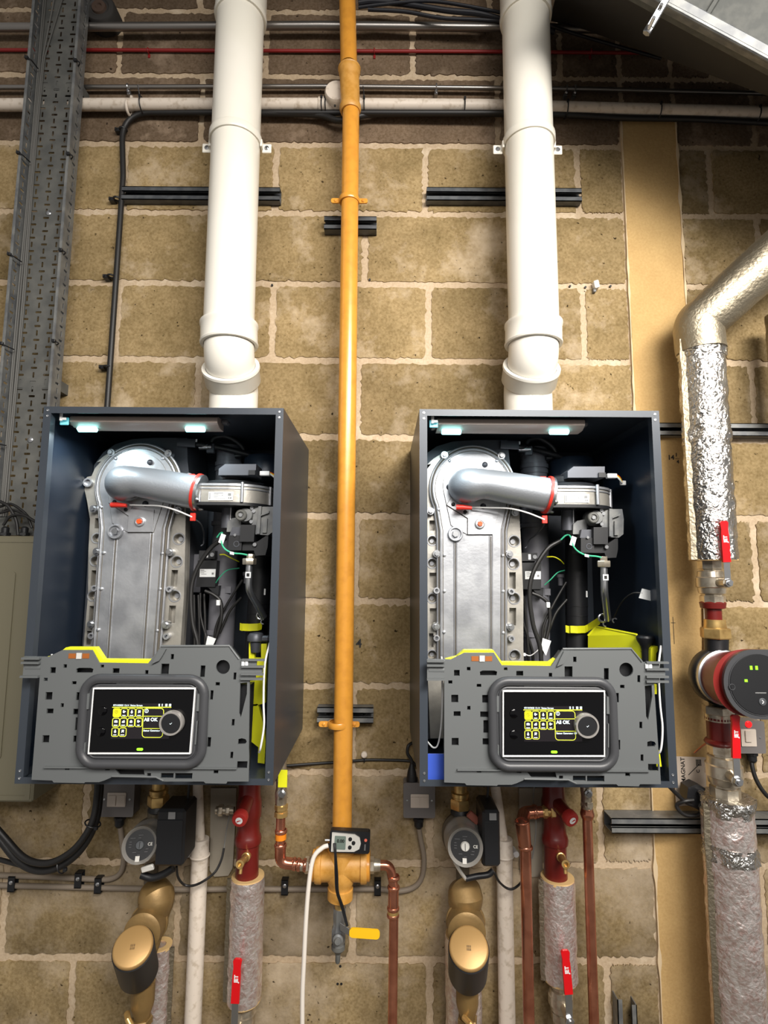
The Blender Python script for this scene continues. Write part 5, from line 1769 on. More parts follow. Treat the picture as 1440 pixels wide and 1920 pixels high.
# spur boxes
def spur(x0, y0, x1, y1, d, label, sw, neon=None, screws=True):
    a, b = P(x0, y1, d), P(x1, y0, d)
    o = thing('spur_box', ((a.x + b.x) / 2, 0, a.z), label, 'switch box', 'grey switched spurs')
    MB().box((a.x, -.002, a.z), (b.x, -d + .004, b.z), .003).build('back_box', 'boxgrey', o)
    fp = pl_(rrect(a.x - .001, a.z - .001, b.x + .001, b.z + .001, .005), [], d - .004, d).build('face_plate', 'boxgrey', o)
    s0, s1 = P(sw[0], sw[3], d), P(sw[2], sw[1], d)
    pl_(rrect(s0.x, s0.z, s1.x, s1.z, .002), [], d, d + .0025).build('switch_module', 'ivory', o)
    xm = (s0.x + s1.x) / 2
    if neon:
        pl_(rrect(xm - .010, s0.z + .012, xm + .006, s1.z - .003, .0015), [], d + .0025, d + .006).build('rocker', 'ivory', o)
        c = P(neon[0], neon[1], d)
        MB().rev(c, FR, [(0, .0085), (.002, .0085), (.004, .006), (.004, 0)], 20).build('red_neon', 'redled', o)
    else:
        pl_(rrect(s0.x + .002, s0.z + .002, xm - .001, s1.z - .006, .0012), [], d + .0025, d + .005).build('rocker', 'ivory', o)
        pl_(rrect(xm + .001, s0.z + .002, s1.x - .002, s1.z - .006, .0012), [], d + .0025, d + .0035).build('fuse_holder', 'ivory', o)
    for s_ in (0, 1):
        x = (a.x * .5 + s0.x * .5) if s_ == 0 else (b.x * .5 + s1.x * .5)
        MB().rev((x, -d, (s0.z + s1.z) / 2), FR, [(0, .0026), (.001, .0026), (.0014, 0)], 10).build('plate_screw', 'steel', o)
    return o


spur(188, 1470, 252, 1531, .045, 'grey metal spur box with a white switch under the left boiler', (201, 1486, 237, 1512))
spur(757, 1469, 815, 1533, .045, 'grey metal spur box at the lower left corner of the right boiler', (770, 1489, 804, 1514))
spur(1384, 1353, 1432, 1412, .045, 'grey spur box with a glowing red neon right of the red circulator', (1390, 1367, 1416, 1399), (1403, 1358))
for k, (x, y, lb) in enumerate(((225, 1539, 'under the left spur box'), (785, 1541, 'under the spur box beside the right boiler'), (1409, 1418, 'under the spur box with the red neon'))):
    g_ = thing('cable_gland', P(x, y, .025), 'black cable gland ' + lb, 'cable gland', 'glands under the spur boxes')
    c = P(x, y - 8, .025)
    MB().rev(c, -ZA, [(0, .013), (.008, .013), (.009, .0115), (.020, .0115), (.026, .007)], 14).build('gland_body', 'black', g_)
    hexa(MB(), c - ZA * .004, ZA, .0145, .006).build('gland_nut', 'black', g_)


def cab(pts, r, name, m, label, seg=12, group=None, n=7):
    return tag(T(spline([P(*p) for p in pts], n), r, name, m, None, seg), label, 'cable', group)


cab([(225, 1546, .025), (229, 1580, .02), (232, 1610, .014), (226, 1636, .012), (206, 1648, .012), (170, 1648, .012), (80, 1644, .012), (0, 1641, .012), (-60, 1640, .012)], .0065, 'grey_cable', 'grey_cable',
    'grey cable from the left spur box turning left along the wall')
cab([(-60, 1658, .012), (0, 1660, .012), (120, 1663, .012), (250, 1666, .012), (340, 1668, .012), (440, 1667, .012), (560, 1667, .012), (640, 1667, .012), (708, 1667, .012), (745, 1671, .012),
     (775, 1664, .012), (791, 1645, .012), (795, 1610, .016), (788, 1570, .022), (785, 1548, .025)], .0065, 'grey_cable', 'grey_cable', 'long grey cable running low across the wall up to the right spur box')
for k, (x, y) in enumerate(((22, 1657), (147, 1650), (184, 1660), (534, 1663), (708, 1664))):
    o = thing('cable_saddle', P(x, y, .012), ['black cable saddle at the far left of the grey cables', 'middle of three black saddles left of the brass separator', 'rightmost of three black saddles left of the brass separator',
              'black saddle below the left copper elbow', 'black saddle left of the right copper drop'][k], 'pipe clip', 'black saddles on the grey cables')
    c = P(x, y, .018)
    MB().plate(rrect(-.0085, -.018, .0085, .018, .002), [], (c.x, 0, c.z), XA, ZA, FR, .0185, .0215).build('saddle_strap', 'black', o)
    MB().box((c.x - .0085, -.001, c.z - .017), (c.x + .0085, -.004, c.z + .017)).build('saddle_base', 'black', o)
    for s_ in (-1, 1):
        MB().box((c.x - .0085, -.001, c.z + s_ * .0165), (c.x + .0085, -.0215, c.z + s_ * .0182)).build('saddle_side', 'black', o)
    MB().rev((c.x, -.0215, c.z + .004), FR, [(0, .0048), (.001, .0048), (.0025, .002), (.0025, 0)], 12).build('saddle_screw', 'steel', o)
cab([(1409, 1424, .025), (1411, 1440, .03), (1418, 1462, .035), (1432, 1485, .04), (1450, 1500, .04), (1500, 1520, .04)], .0052, 'black_cable', 'cable', 'black cable curling right from the neon spur box')
# thin black wire between the boilers
cab([(533, 1436, .02), (600, 1431, .008), (640, 1429, .007), (683, 1425, .007), (720, 1425, .007), (768, 1427, .01), (780, 1436, .02)], .0035, 'black_wire', 'cable', 'thin black wire stretched across the wall between the two boilers')
wc = thing('wire_clip', P(683, 1420, .008), 'round pale wire clip holding the thin black wire right of the yellow pipe', 'cable clip')
MB().rev(P(683, 1414, .004), FR, [(0, .008), (.008, .008), (.010, .006), (.010, 0)], 18).build('clip_button', 'pvc_old', wc)
MB().torus(P(683, 1425, .008), XA, .0055, .0016, 14, 6).build('clip_loop', 'black', wc)
# kettle style plug at the right boiler's lower left corner
pg = thing('power_plug', P(774, 1452, .03), 'black rubber plug and lead at the lower left corner of the right boiler', 'plug')
MB().rev(P(772, 1470, .03), ZA, [(0, .014), (.012, .014), (.030, .011), (.046, .006), (.05, .005)], 16).build('plug_body', 'black', pg)
T(spline([P(772, 1440, .03), P(771, 1425, .03), P(764, 1412, .03), P(766, 1398, .028), P(775, 1392, .02)], 6), .0042, 'plug_lead', 'cable', pg, 10)

# cream enclosure at the left edge
en = thing('cream_enclosure', P(0, 1500, 0), 'cream metal enclosure cut off by the left edge of the frame', 'enclosure')
a, b = P(60, 1505, .13), P(40, 1005, .13)
MB().box((a.x - .5, 0, a.z), (a.x, -.130, b.z), .004).build('enclosure_body', 'cream', en)
pl_(rrect(a.x - .45, a.z + .10, a.x - .082, b.z - .09, .006), [], .130, .133).build('raised_panel', 'cream', en)
pl_(rrect(a.x - .495, a.z + .006, a.x - .006, b.z - .006, .004), [rrect(a.x - .485, a.z + .016, a.x - .016, b.z - .016, .003)], .130, .1318).build('door_edge', 'cream', en)

# black cables looping at the lower left
for k, (pp, r, lb) in enumerate((
        ([(188, 1440, .11), (187, 1490, .11), (178, 1545, .12), (150, 1595, .13), (110, 1626, .13), (70, 1632, .12), (35, 1615, .11), (5, 1580, .1), (-40, 1520, .1)], .0085, 'outer thick black cable looping from the left boiler to the left edge'),
        ([(183, 1440, .13), (182, 1490, .13), (172, 1543, .14), (143, 1588, .15), (105, 1614, .15), (72, 1618, .14), (42, 1606, .13), (10, 1572, .12), (-40, 1515, .12)], .0075, 'inner thick black cable looping from the left boiler to the left edge'),
        ([(100, 1630, .11), (60, 1628, .10), (30, 1620, .09), (0, 1612, .08), (-50, 1600, .08)], .0055, 'thin black cable leaving the loop low at the left edge'))):
    cab(pp, r, 'black_cable', 'cable', lb, 14, 'looping cables at lower left')
for k, (x, y, lb) in enumerate(((177, 1548, 'upper'), (119, 1626, 'lower'))):
    o = thing('cable_tie', P(x, y, .13), lb + ' cable tie round the looping black cables at lower left', 'cable tie', 'ties on the looping cables')
    ax = Vector((.35, 0, 1)).normalized() if k == 0 else Vector((1, 0, .35)).normalized()
    MB().torus(P(x - 3, y - 4, .132), ax, .0175, .0018, 18, 6).build('tie_strap', 'black', o)
    MB().obox(P(x + 3, y + 5, .145), XA * .004, FR * .004, ZA * .004, .001).build('tie_head', 'black', o)


# ---- circulators
def circulator(side, back, face, rd, rb, boxq, nut, dial, neck, label):
    o = thing('circulator_pump', back, label, 'pump', 'circulators below the boilers')
    back, face = Vector(back), Vector(face)
    ax = (face - back).normalized()
    L = (face - back).length
    vol = MB()
    vol.rev(back - ax * .035, ax, [(0, rb * .6), (.010, rb * .95), (.030, rb * 1.08), (.045, rb * 1.08), (.055, rb * .9)], 30)
    vol.rev(Vector((back.x, back.y, neck[0])), ZA, [(0, .016), (neck[1] - neck[0], .016)], 18)
    vol.build('pump_volute', 'pumpbody', o)
    MB().rev(back + ax * .012, ax, [(0, rb * .92), (.012, rb * .98), (.040, rb * .98), (.050, rb * .85), (L - .030, rd * 1.15), (L - .012, rd * 1.16), (L - .003, rd * 1.12), (L - .0125, rd * .9)], 40).build('motor_body', 'pumpgrey', o)
    f0 = MB().rev(face - ax * .002, ax, [(0, rd), (.002, rd), (.003, rd * .97), (.003, 0)], 40).build('motor_label', 'black', o)
    MB().rev(face - ax * .003, ax, [(0, rd * 1.12), (.004, rd * 1.13), (.006, rd * 1.06), (.006, rd * 1.01), (.001, rd)], 40, False).build('label_ring', 'silver', o)
    MB().rev(face + ax * .001, ax, [(0, rd * .30), (.003, rd * .28), (.005, rd * .24), (.005, 0)], 24).build('vent_screw', dial, o)
    u = ax.cross(ZA).normalized()
    if u.x < 0:
        u = -u
    v = u.cross(ax).normalized()
    if v.z < 0:
        v = -v
    MB().obox(face + ax * .0065, v * rd * .20, u * .0006, ax * .0004).build('screw_slot', 'ink', o, False)
    pr = MB()
    for a_, b_, w_ in ((-.5, .42, .55), (-.05, .42, .3), (-.62, .2, .25), (-.62, .05, .3), (-.62, -.1, .28), (.5, -.25, .3), (.45, -.42, .35), (-.3, -.42, .4), (0, -.58, .3), (.0, .58, .5)):
        pr.obox(face + ax * .0034 + u * a_ * rd + v * b_ * rd, u * w_ * rd * .3, ax * .0002, v * .0008)
    pr.build('label_lines', 'dimprint', o, False)
    text_mb('CE', face + ax * .0034 + u * rd * .66 + v * rd * .02, .006, u, v, ax, .0002).build('label_mark', 'silver', o, False)
    MB().obox(face + ax * .004 - v * rd * .80 - u * rd * .05, u * .0045, v * .0055, ax * .001).build('cable_notch', 'silver', o)
    (x0, y0), (x1, y1), d0, d1 = boxq
    p, q = P(x0, y0, d1), P(x1, y1, d1)
    tb = MB().box((p.x, -d0, q.z), (q.x, -d1, p.z), .006).build('terminal_box', 'black', o)
    MB().box((p.x + .003, -d1, q.z + .006), (q.x - .004, -d1 - .003, p.z - .022), .001).build('box_lid', 'black', tb)
    MB().obox(Vector(((p.x + q.x) / 2 + .003, -d1 - .002, p.z - .012)), XA * .008, FR * .0008, ZA * .0075).build('box_label', 'greyink', tb, False)
    MB().rev(Vector(((p.x + q.x) / 2 - .008, -(d0 + d1) / 2, q.z)), -ZA, [(0, .008), (.012, .008), (.018, .004)], 14).build('box_gland', 'black', tb)
    n = P(*nut)
    m_ = MB()
    hexa(m_, n, ZA, .0255, .024)
    m_.rev(n, ZA, [(-.016, .020), (.016, .020), (.018, .0225), (.026, .0225), (.028, .017), (.09, .017)], 24)
    m_.build('union_nut', 'brass', o)
    MB().rev(n - ZA * .012, -ZA, [(0, .021), (.006, .024), (.012, .024), (.016, .018)], 24).build('black_gasket', 'black', o)
    return o


cp1 = circulator('left', P(287, 1572, .075), P(263, 1584, .185), .0335, .047, ((294, 1518), (343, 1626), .10, .185), (297, 1500, .075), 'strut', (P(290, 1655, .075).z, P(290, 1510, .075).z),
                 'left circulator pump with a black dial and black terminal box')
cp2 = circulator('right', P(867, 1564, .075), P(872, 1587, .190), .0350, .047, ((905, 1520), (939, 1627), .10, .195), (863, 1506, .075), 'silver', (P(867, 1660, .075).z, P(867, 1510, .075).z),
                 'right circulator pump with a white slotted screw in its dial')
MB().obox(P(277, 1628, .165), XA * .014 + ZA * .004, FR * .004, ZA * .006 - XA * .002, .002).build('foil_label', 'silver', cp1)
T(spline([P(852, 1615, .17), P(863, 1634, .16), P(873, 1648, .14)], 4), .004, 'motor_strut', 'silver', cp2, 8)
T(spline([P(873, 1648, .14), P(895, 1643, .14), P(915, 1640, .14), P(925, 1632, .14)], 6), .0068, 'ribbed_grommet', 'black', cp2, 12)
T(spline([P(265, 1640, .14), P(285, 1646, .14), P(305, 1640, .14), P(325, 1628, .14)], 6), .0085, 'ribbed_grommet', 'black', cp1, 12)
MB().obox(P(888, 1533, .12), XA * .012 - ZA * .010, FR * .006, ZA * .006 + XA * .006, .002).build('copper_terminal', mat('faded red plug', (130, 70, 56), .6), cp2)
cab([(357, 1440, .12), (352, 1500, .12), (344, 1530, .13), (330, 1545, .13)], .0032, 'pump_lead', 'cable', 'black lead hanging from the left boiler into its pump box', 8, 'pump leads')
cab([(916, 1440, .12), (914, 1490, .12), (905, 1515, .12), (897, 1532, .13)], .0032, 'pump_lead', 'cable', 'black lead hanging from the right boiler into its pump box', 8, 'pump leads')
cab([(331, 1625, .13), (334, 1645, .12), (346, 1659, .10), (364, 1660, .10), (385, 1650, .10), (404, 1634, .08), (415, 1612, .07), (420, 1590, .06)], .0028, 'sensor_lead', 'cable', 'thin black lead sagging from the left pump across the white waste pipe', 8, 'sensor leads')
cab([(415, 1612, .07), (420, 1590, .06), (424, 1560, .06), (430, 1530, .06), (432, 1515, .06)], .0018, 'clear_capillary', 'pale_cable', 'thin pale wire in front of the left grey plate', 6, 'pale wires by the grey plates')
cab([(927, 1636, .13), (935, 1652, .12), (948, 1664, .10), (960, 1667, .10), (972, 1660, .09), (980, 1650, .07)], .0028, 'sensor_lead', 'cable', 'thin black lead sagging from the right pump to the copper pipe', 8, 'sensor leads')
cab([(1002, 1470, .06), (1000, 1500, .05), (1005, 1540, .05), (1003, 1580, .05), (998, 1610, .05)], .0018, 'clear_capillary', 'pale_cable', 'thin pale wire in front of the right grey plate', 6, 'pale wires by the grey plates')


# ---- bronze separators with gold caps
def separator(sd, top, mid, rim, base, cap, low, r, label, bandd):
    o = thing('dirt_separator', mid, label, 'filter', 'bronze dirt separators')
    top, mid, rim, base, cap, low = [Vector(q) for q in (top, mid, rim, base, cap, low)]
    b = MB()
    sp = spline([top, top - ZA * .03, mid + ZA * .035, mid, mid - ZA * .05, low + ZA * .06, low], 6)
    b.tube(sp, [.0175 + .024 * max(0, math.sin(PI * min(1, i / 24))) for i in range(len(sp))], 28)
    b.build('separator_body', 'bronze', o)
    ax = (cap - rim).normalized()
    L = (cap - rim).length
    MB().rev(rim, ax, [(-.020, r * .55), (-.012, r * .85), (-.006, r * 1.0), (-.004, r * 1.05), (.001, r * 1.05), (.003, r * .99), (L * .45, r * .98), (L * .5, r * .8)], 44).build('separator_barrel', 'bronze', o)
    ax = (cap - base).normalized()
    L = (cap - base).length
    MB().rev(base, ax, [(-.045, r * .5), (-.03, r * .8), (-.01, r * .96)], 30).build('lower_barrel', 'bronze', o)
    MB().rev(base, ax, [(-.014, r * .96), (-.012, r * 1.02), (L - .010, r * 1.03), (L - .008, r * .97)], 44).build('black_sleeve', 'black', o)
    cf = MB().rev(cap, ax, [(-.010, r * .97), (-.006, r * .99), (-.002, r * .97), (0, r * .93), (.001, r * .88), (.0015, 0)], 44).build('gold_cap', 'goldcap', o)
    u = ax.cross(ZA).normalized()
    if u.x < 0:
        u = -u
    v = u.cross(ax)
    if v.z < 0:
        v = -v
    fc = cap + ax * .0018
    em = MB()
    for a_, b_ in ((-1, 1), (0, 1), (1, 1), (-1, -1), (0, -1), (1, -1)):
        em.obox(fc + u * a_ * .0034 + v * (b_ * .0028 - .002), u * .0012, v * .0022, ax * .0002)
    em.build('cap_mark', mat('pressed mark ' + sd, (112, 86, 50), .5), cf, False)
    m_ = MB()
    hexa(m_, top + ZA * .004, ZA, .0200, .018)
    m_.rev(top, ZA, [(-.006, .017), (.020, .017)], 20)
    m_.build('top_union', 'brass', o)
    m_ = MB()
    m_.rev(low, -ZA, [(-.03, .026), (.012, .026), (.022, .024), (.04, .018), (.05, .018)], 28)
    hexa(m_, low - ZA * .052, ZA, .024, .016)
    m_.build('lower_neck', 'bronze', o)
    T([low - ZA * .06, dn(low)], .0175, 'tail_pipe', 'nickel', o, 22)
    dl = P(*bandd)
    T([dl + Vector((-.010, 0, .005)), dl + Vector((.002, -.02, .006)), dl + Vector((.012, -.024, -.004))], .0065, 'drain_tap', 'brass', o, 14)
    return o


separator('left', P(288, 1662, .075), P(292, 1712, .09), P(279, 1731, .105), P(259, 1816, .125), P(249, 1774, .197), P(268, 1868, .11), .0425, 'left bronze dirt separator with a round gold cap', (246, 1905, .13))
separator('right', P(868, 1672, .075), P(873, 1708, .09), P(873, 1728, .105), P(877, 1818, .125), P(879, 1776, .197), P(876, 1868, .11), .0440, 'right bronze dirt separator with a round gold cap', (878, 1912, .13))
foil_sleeve('insulated_pipe', [P(300, 1772, .035), dn(P(300, 1772, .035), .01)], .030, 'foil insulated pipe half hidden behind the left bronze separator', 'foil_warm', flap=1)
foil_sleeve('insulated_pipe', [P(868, 1752, .047), dn(P(868, 1752, .047), .01)], .0435, 'foil insulated pipe half hidden behind the right bronze separator', 'foil_warm')

# ---- white waste pipes
for sd, (tx, ty), (jx, jy), (bx, by), lb in (('left', (371, 1478), (376, 1572), (373, 1655), 'white plastic waste pipe below the left boiler'),
                                             ('right', (929, 1478), (945, 1572), (944, 1655), 'white plastic waste pipe below the right boiler')):
    d = .045
    o = thing('waste_pipe', P(bx, by, d), lb, 'pipe', 'white waste pipes')
    j = P(jx, jy, d)
    B = P(bx, by, d)
    T([P(tx, ty, d) + ZA * .06, P(tx, ty, d), j - ZA * .02], .0125, 'inner_pipe', 'greypipe' if False else 'pvc_old', o, 22)
    MB().rev(j, -ZA, [(0, .013), (0, .0205), (.002, .0215), (.030, .0215), (.032, .0222), (.044, .0222), (.046, .0205)], 32).build('pipe_socket', 'pvc_old', o)
    T([Vector((j.x, j.y, j.z - .03)), Vector((j.x, j.y, 0))], .0202, 'white_tube', 'pvc_old', o, 30)
    e = j + Vector(((.031) * (1 if sd == 'right' else -1), .010, -.040))
    MB().rev(e, FR, [(-.03, .004), (.0, .0075), (.006, .0075), (.007, .004), (.007, 0)], 16).build('clip_lug', 'white', o)
    MB().torus(j - ZA * .040, ZA, .0225, .0022, 28, 6).build('clip_ring', 'pvc_old', o)

# ---- grey plates hung behind the pipes
for pts, lb, d in (([(395, 1478), (443, 1478), (440, 1560), (436, 1628), (428, 1642), (402, 1644), (393, 1632), (394, 1560)], 'pale grey plate hanging behind the left red manifold', .014),
                   ([(973, 1478), (1017, 1478), (1017, 1644), (990, 1645), (976, 1638)], 'pale grey plate hanging behind the right red manifold', .014)):
    q = xz(P, pts, d)
    o = MB().plate(q, [], O0, XA, ZA, FR, .006, d).build('grey_plate', 'plategrey', None, False)
    tag(o, lb, 'plate', 'grey plates')


# ---- red manifolds with relief valves
def manifold(sd, xt, xb, cap, capd, cock, label):
    d = .07
    o = thing('red_manifold', P(xb, 1640, d), label, 'pipe', 'red manifolds')
    a, b = P(xt, 1478, d), P(xb, 1650, d)
    x = (a.x + b.x) / 2
    z = lambda y: P(xb, y, d).z
    r = .0275
    m_ = MB().rev((x, -d, z(1655)), ZA, [(0, r * .9), (0, r), (z(1640) - z(1655), r * 1.02)] + [(z(yy) - z(1655), r * k) for yy, k in (
        (1600, .98), (1582, 1.0), (1580, 1.15), (1572, 1.18), (1565, 1.1), (1562, 1.02), (1548, .98), (1535, 1.0), (1530, 1.10), (1520, 1.12), (1500, 1.1), (1492, 1.0), (1478, .98), (1440, .98))], 32)
    m_.build('manifold_tube', 'redpaint', o)
    c = P(*cap)
    base = Vector((x, -d - .01, c.z + .020))
    T([base, c.lerp(base, .35), c - (c - base).normalized() * .004], [.0165, .0155, .0160], 'relief_valve', 'redpaint', o, 20)
    axc = (c - base).normalized()
    cp_ = MB().rev(c - axc * .016, axc, [(0, .0170), (.003, .0182), (.015, .0182), (.019, .0165), (.020, .012), (.0195, 0)], 20).build('red_cap', 'redcap', o)
    MB().rev(c + axc * .0036, axc, [(0, .0085), (.0006, .0083), (.0006, 0)], 18).build('cap_label', 'label', cp_)
    MB().obox(c + axc * .0044, (XA + ZA * .4).normalized() * .006, ZA * .0012, axc * .0002).build('cap_print', 'redcap', cp_, False)
    k0, k1 = P(*cock[0]), P(*cock[1])
    q = MB()
    axk = (k1 - k0).normalized()
    q.rev(k0, axk, [(-.014, .009), (0, .0105), (.006, .0105), (.007, .0085), ((k1 - k0).length, .0085), ((k1 - k0).length + .004, .0095), ((k1 - k0).length + .010, .0095), ((k1 - k0).length + .010, .0055), ((k1 - k0).length + .002, .005), ((k1 - k0).length + .002, 0)], 18)
    q.build('drain_cock', 'brass', o)
    T([k1 - axk * .004, k1 + Vector((0, -.004, -.022))], .0040, 'cock_spout', 'brass', o, 10)
    return o, x, z


mf1, mx1, mz1 = manifold('left', 465, 466, (449, 1537, .155), 1, ((462, 1606, .10), (452, 1618, .14)), 'dark red painted manifold below the left boiler with a relief valve')
mf2, mx2, mz2 = manifold('right', 1040, 1040, (1072, 1537, .140), 1, ((1051, 1606, .10), (1059, 1618, .14)), 'dark red painted manifold below the right boiler with a relief valve')
q = MB()
hexa(q, P(414, 1519, .08), XA, .0135, .012)
hexa(q, P(428, 1519, .08), XA, .0115, .010)
q.rev(P(405, 1519, .08), XA, [(0, .009), (.045, .009)], 16)
q.build('side_union', 'nickel', mf1)
q = MB()
for x, r, L in ((1022, .0150, .010), (1035, .0180, .012), (1047, .0150, .008)):
    hexa(q, P(x, 1522, .085), XA, r, L)
q.rev(P(1012, 1522, .085), XA, [(0, .0125), (.05, .0125)], 20)
q.build('side_union', 'brass', mf2)

FT = foil_sleeve('insulated_pipe', [P(465, 1643, .07), Vector((P(465, 1643, .07).x, -.07, P(455, 1872, .07).z))], .0405, 'foil insulated pipe under the left red manifold', 'foil_warm', flap=-1)
foil_sleeve('insulated_pipe', [P(1045, 1645, .07), Vector((P(1045, 1645, .07).x, -.07, P(1045, 1832, .07).z))], .0410, 'foil insulated pipe under the right red manifold', 'foil_warm', flap=-1)
v1 = Vector((P(465, 1643, .07).x, -.07, P(460, 1906, .07).z))
v1.z = P(455, 1905, .07).z
ball_valve(v1, .0225, 'red lever ball valve under the left red manifold', ((446, 1797), (441, 1880), .135), 0)
v2 = Vector((P(1045, 1645, .07).x, -.07, P(1045, 1872, .07).z))
ball_valve(v2, .0220, 'red lever ball valve under the right red manifold', ((1059, 1781), (1066, 1863), .135), 0)
for k, (v, lb) in enumerate(((v1, 'tail pipe dropping from the left red lever valve'), (v2, 'tail pipe dropping from the right red lever valve'))):
    o = T([v - ZA * .03, dn(v)], .019, 'tail_pipe', 'nickel', None, 22)
    tag(o, lb, 'pipe', 'tail pipes')

# ---- copper pipes by the right boiler
cpr = thing('copper_pipe', P(986, 1600, .12), 'copper pipe bending forward from the right red manifold and dropping', 'copper pipe')
RB = .0140
T(fillet([P(1016, 1522, .085), P(984, 1524, .085), P(978, 1545, .135), P(985, 1590, .13), dn(P(985, 1590, .13))], [.016, .018, .02], 9), RB - .001, 'copper_tube', 'copper', cpr, 24)
T(fillet([P(1008, 1522, .085), P(983, 1524, .085), P(979, 1544, .133)], [.016], 9), RB + .0012, 'elbow', 'copper', cpr, 24)
T([P(979, 1541, .134), P(984, 1585, .132)], [RB + .0035, RB + .001], 'elbow', 'copper', cpr, 24)
MB().torus(P(979, 1540, .136), (P(979, 1541, .134) - P(984, 1585, .132)), RB + .001, .0028, 26, 8).build('press_collar', 'copper', cpr)
bead(cpr, P(985, 1588, .131), ZA, RB + .0004)
bead(cpr, P(1002, 1522, .085), XA, RB)
cpb = thing('copper_pipe', P(1102, 1900, .09), 'copper pipe dropping from the right corner of the right boiler', 'copper pipe')
tp = P(1101, 1530, .09)
T([tp, dn(tp)], .0118, 'copper_tube', 'copper', cpb, 24)
MB().rev(tp - ZA * .006, ZA, [(0, .0118), (0, .0135), (.008, .0165), (.014, .0165), (.02, .0145), (.024, .0145)], 24).build('coupling', 'copper', cpb)
gk = thing('gas_cock', P(1102, 1500, .09), 'nickel gas cock under the right corner of the right boiler', 'gas cock')
q = MB()
q.rev(tp + ZA * .018, ZA, [(0, .0135), (.008, .0150), (.012, .0135), (.030, .0130), (.040, .0145), (.052, .0145), (.054, .011), (.14, .011)], 20)
hexa(q, tp + ZA * .030, ZA, .0155, .012)
q.build('cock_body', 'nickel', gk)
MB().rev(P(1102, 1487, .108), FR, [(0, .010), (.006, .010), (.008, .006), (.012, .006), (.012, 0)], 8).build('cock_stem', 'steel', gk)


# ---------------------------------------------------------------- right hand column
DC = .12
rt = thing('white_conduit', P(1320, 1190, .02), 'short white plastic conduit behind the pump union on the right', 'conduit')
T([P(1322, 1120, .014), P(1324, 1225, .014)], .0055, 'conduit_tube', 'pvc_old', rt, 12)
up_ = foil_sleeve('insulated_pipe', [P(1313, 640, DC), Vector((P(1313, 640, DC).x, -DC, P(1331, 1050, DC).z))], .0545, 'upright foil insulated pipe above the red circulator', 'foil', flap=-1, jit=.0035, seg=52, foam_top=False)
jx = P(1313, 640, DC)
lowz = P(1331, 1050, DC).z
for y in (818, 660):
    c = Vector((jx.x, -DC, P(1320, y, DC).z))
    MB().tube(subdiv([c + ZA * .022, c - ZA * .022], .006), .0560, 52, jit=.006).build('tape_wrap', 'foil', up_, angle=60)
sk = foil_sleeve('insulated_pipe', fillet([Vector((jx.x, -DC, jx.z - .03)), Vector((jx.x - .004, -DC, jx.z + .045)), P(1500, 436, .20)], .03, 8), .0600, 'slanting foil insulated pipe climbing to the right edge', 'foil_dull', jit=.0012, foam_top=False, seg=44)
far = foil_sleeve('insulated_pipe', [P(1462, 590, .10), Vector((P(1462, 590, .10).x, -.10, P(1462, 770, .10).z))], .034, 'foil insulated pipe just showing at the right edge', 'foil_dull', foam_top=False)
vz = P(1334, 1092, DC)
V1 = Vector((vz.x, -DC, vz.z))
ball_valve(V1, .0270, 'red lever ball valve below the upright foil insulated pipe', ((1356, 977), (1362, 1054), .185), 0)
q = Vector((V1.x, -DC, 0))


def zz(y, x=1338):
    return P(x, y, DC).z


rf = thing('red_fitting', Vector((V1.x, -DC, zz(1150))), 'dark red steel nipple between valve and brass union on the right', 'pipe fitting')
MB().rev((V1.x, -DC, zz(1162)), ZA, [(0, .019), (zz(1142) - zz(1162), .019), (zz(1140) - zz(1162), .028), (zz(1130) - zz(1162), .030), (zz(1126) - zz(1162), .025)], 28).build('nipple_body', 'redpaint', rf)
un = thing('brass_union', Vector((V1.x, -DC, zz(1185))), 'brass hexagon union above the red circulator', 'pipe fitting')
q = MB()
hexa(q, Vector((V1.x + .002, -DC, zz(1187))), ZA, .0345, .026)
q.rev((V1.x + .002, -DC, zz(1178)), ZA, [(-.02, .022), (.0, .026), (.014, .024), (.022, .024)], 26)
q.build('union_hexagon', 'brass', un)

pm = thing('red_circulator', P(1340, 1270, DC), 'large red circulator pump with a round black control face', 'pump')
bk = Vector((V1.x + .004, -DC, zz(1268)))
fc = P(1408, 1272, .245)
ax = (fc - bk).normalized()
ax = Vector((ax.x * .75, ax.y, ax.z * .3)).normalized()
q = MB()
q.tube([Vector((V1.x + .004, -DC, zz(1196))), Vector((V1.x + .002, -DC, zz(1225))), bk, Vector((V1.x + .010, -DC, zz(1320))), Vector((V1.x + .014, -DC, zz(1345)))], [.027, .026, .03, .030, .024], 24)
q.rev(bk - ax * .045, ax, [(0, .03), (.008, .050), (.030, .067), (.052, .069), (.058, .066)], 40)
q.build('pump_housing', 'black', pm)
s0 = bk + ax * .012
MB().rev(s0, ax, [(0, .064), (.003, .0655), (.016, .0655), (.018, .062)], 44).build('steel_clamp_band', 'steel', pm)
s1 = bk + ax * .028
Lm = (fc - s1).dot(ax) - .02
MB().rev(s1, ax, [(0, .0595), (.002, .061), (.010, .0615), (Lm * .5, .066), (Lm, .074)], 48).build('motor_housing', 'pumpred', pm)
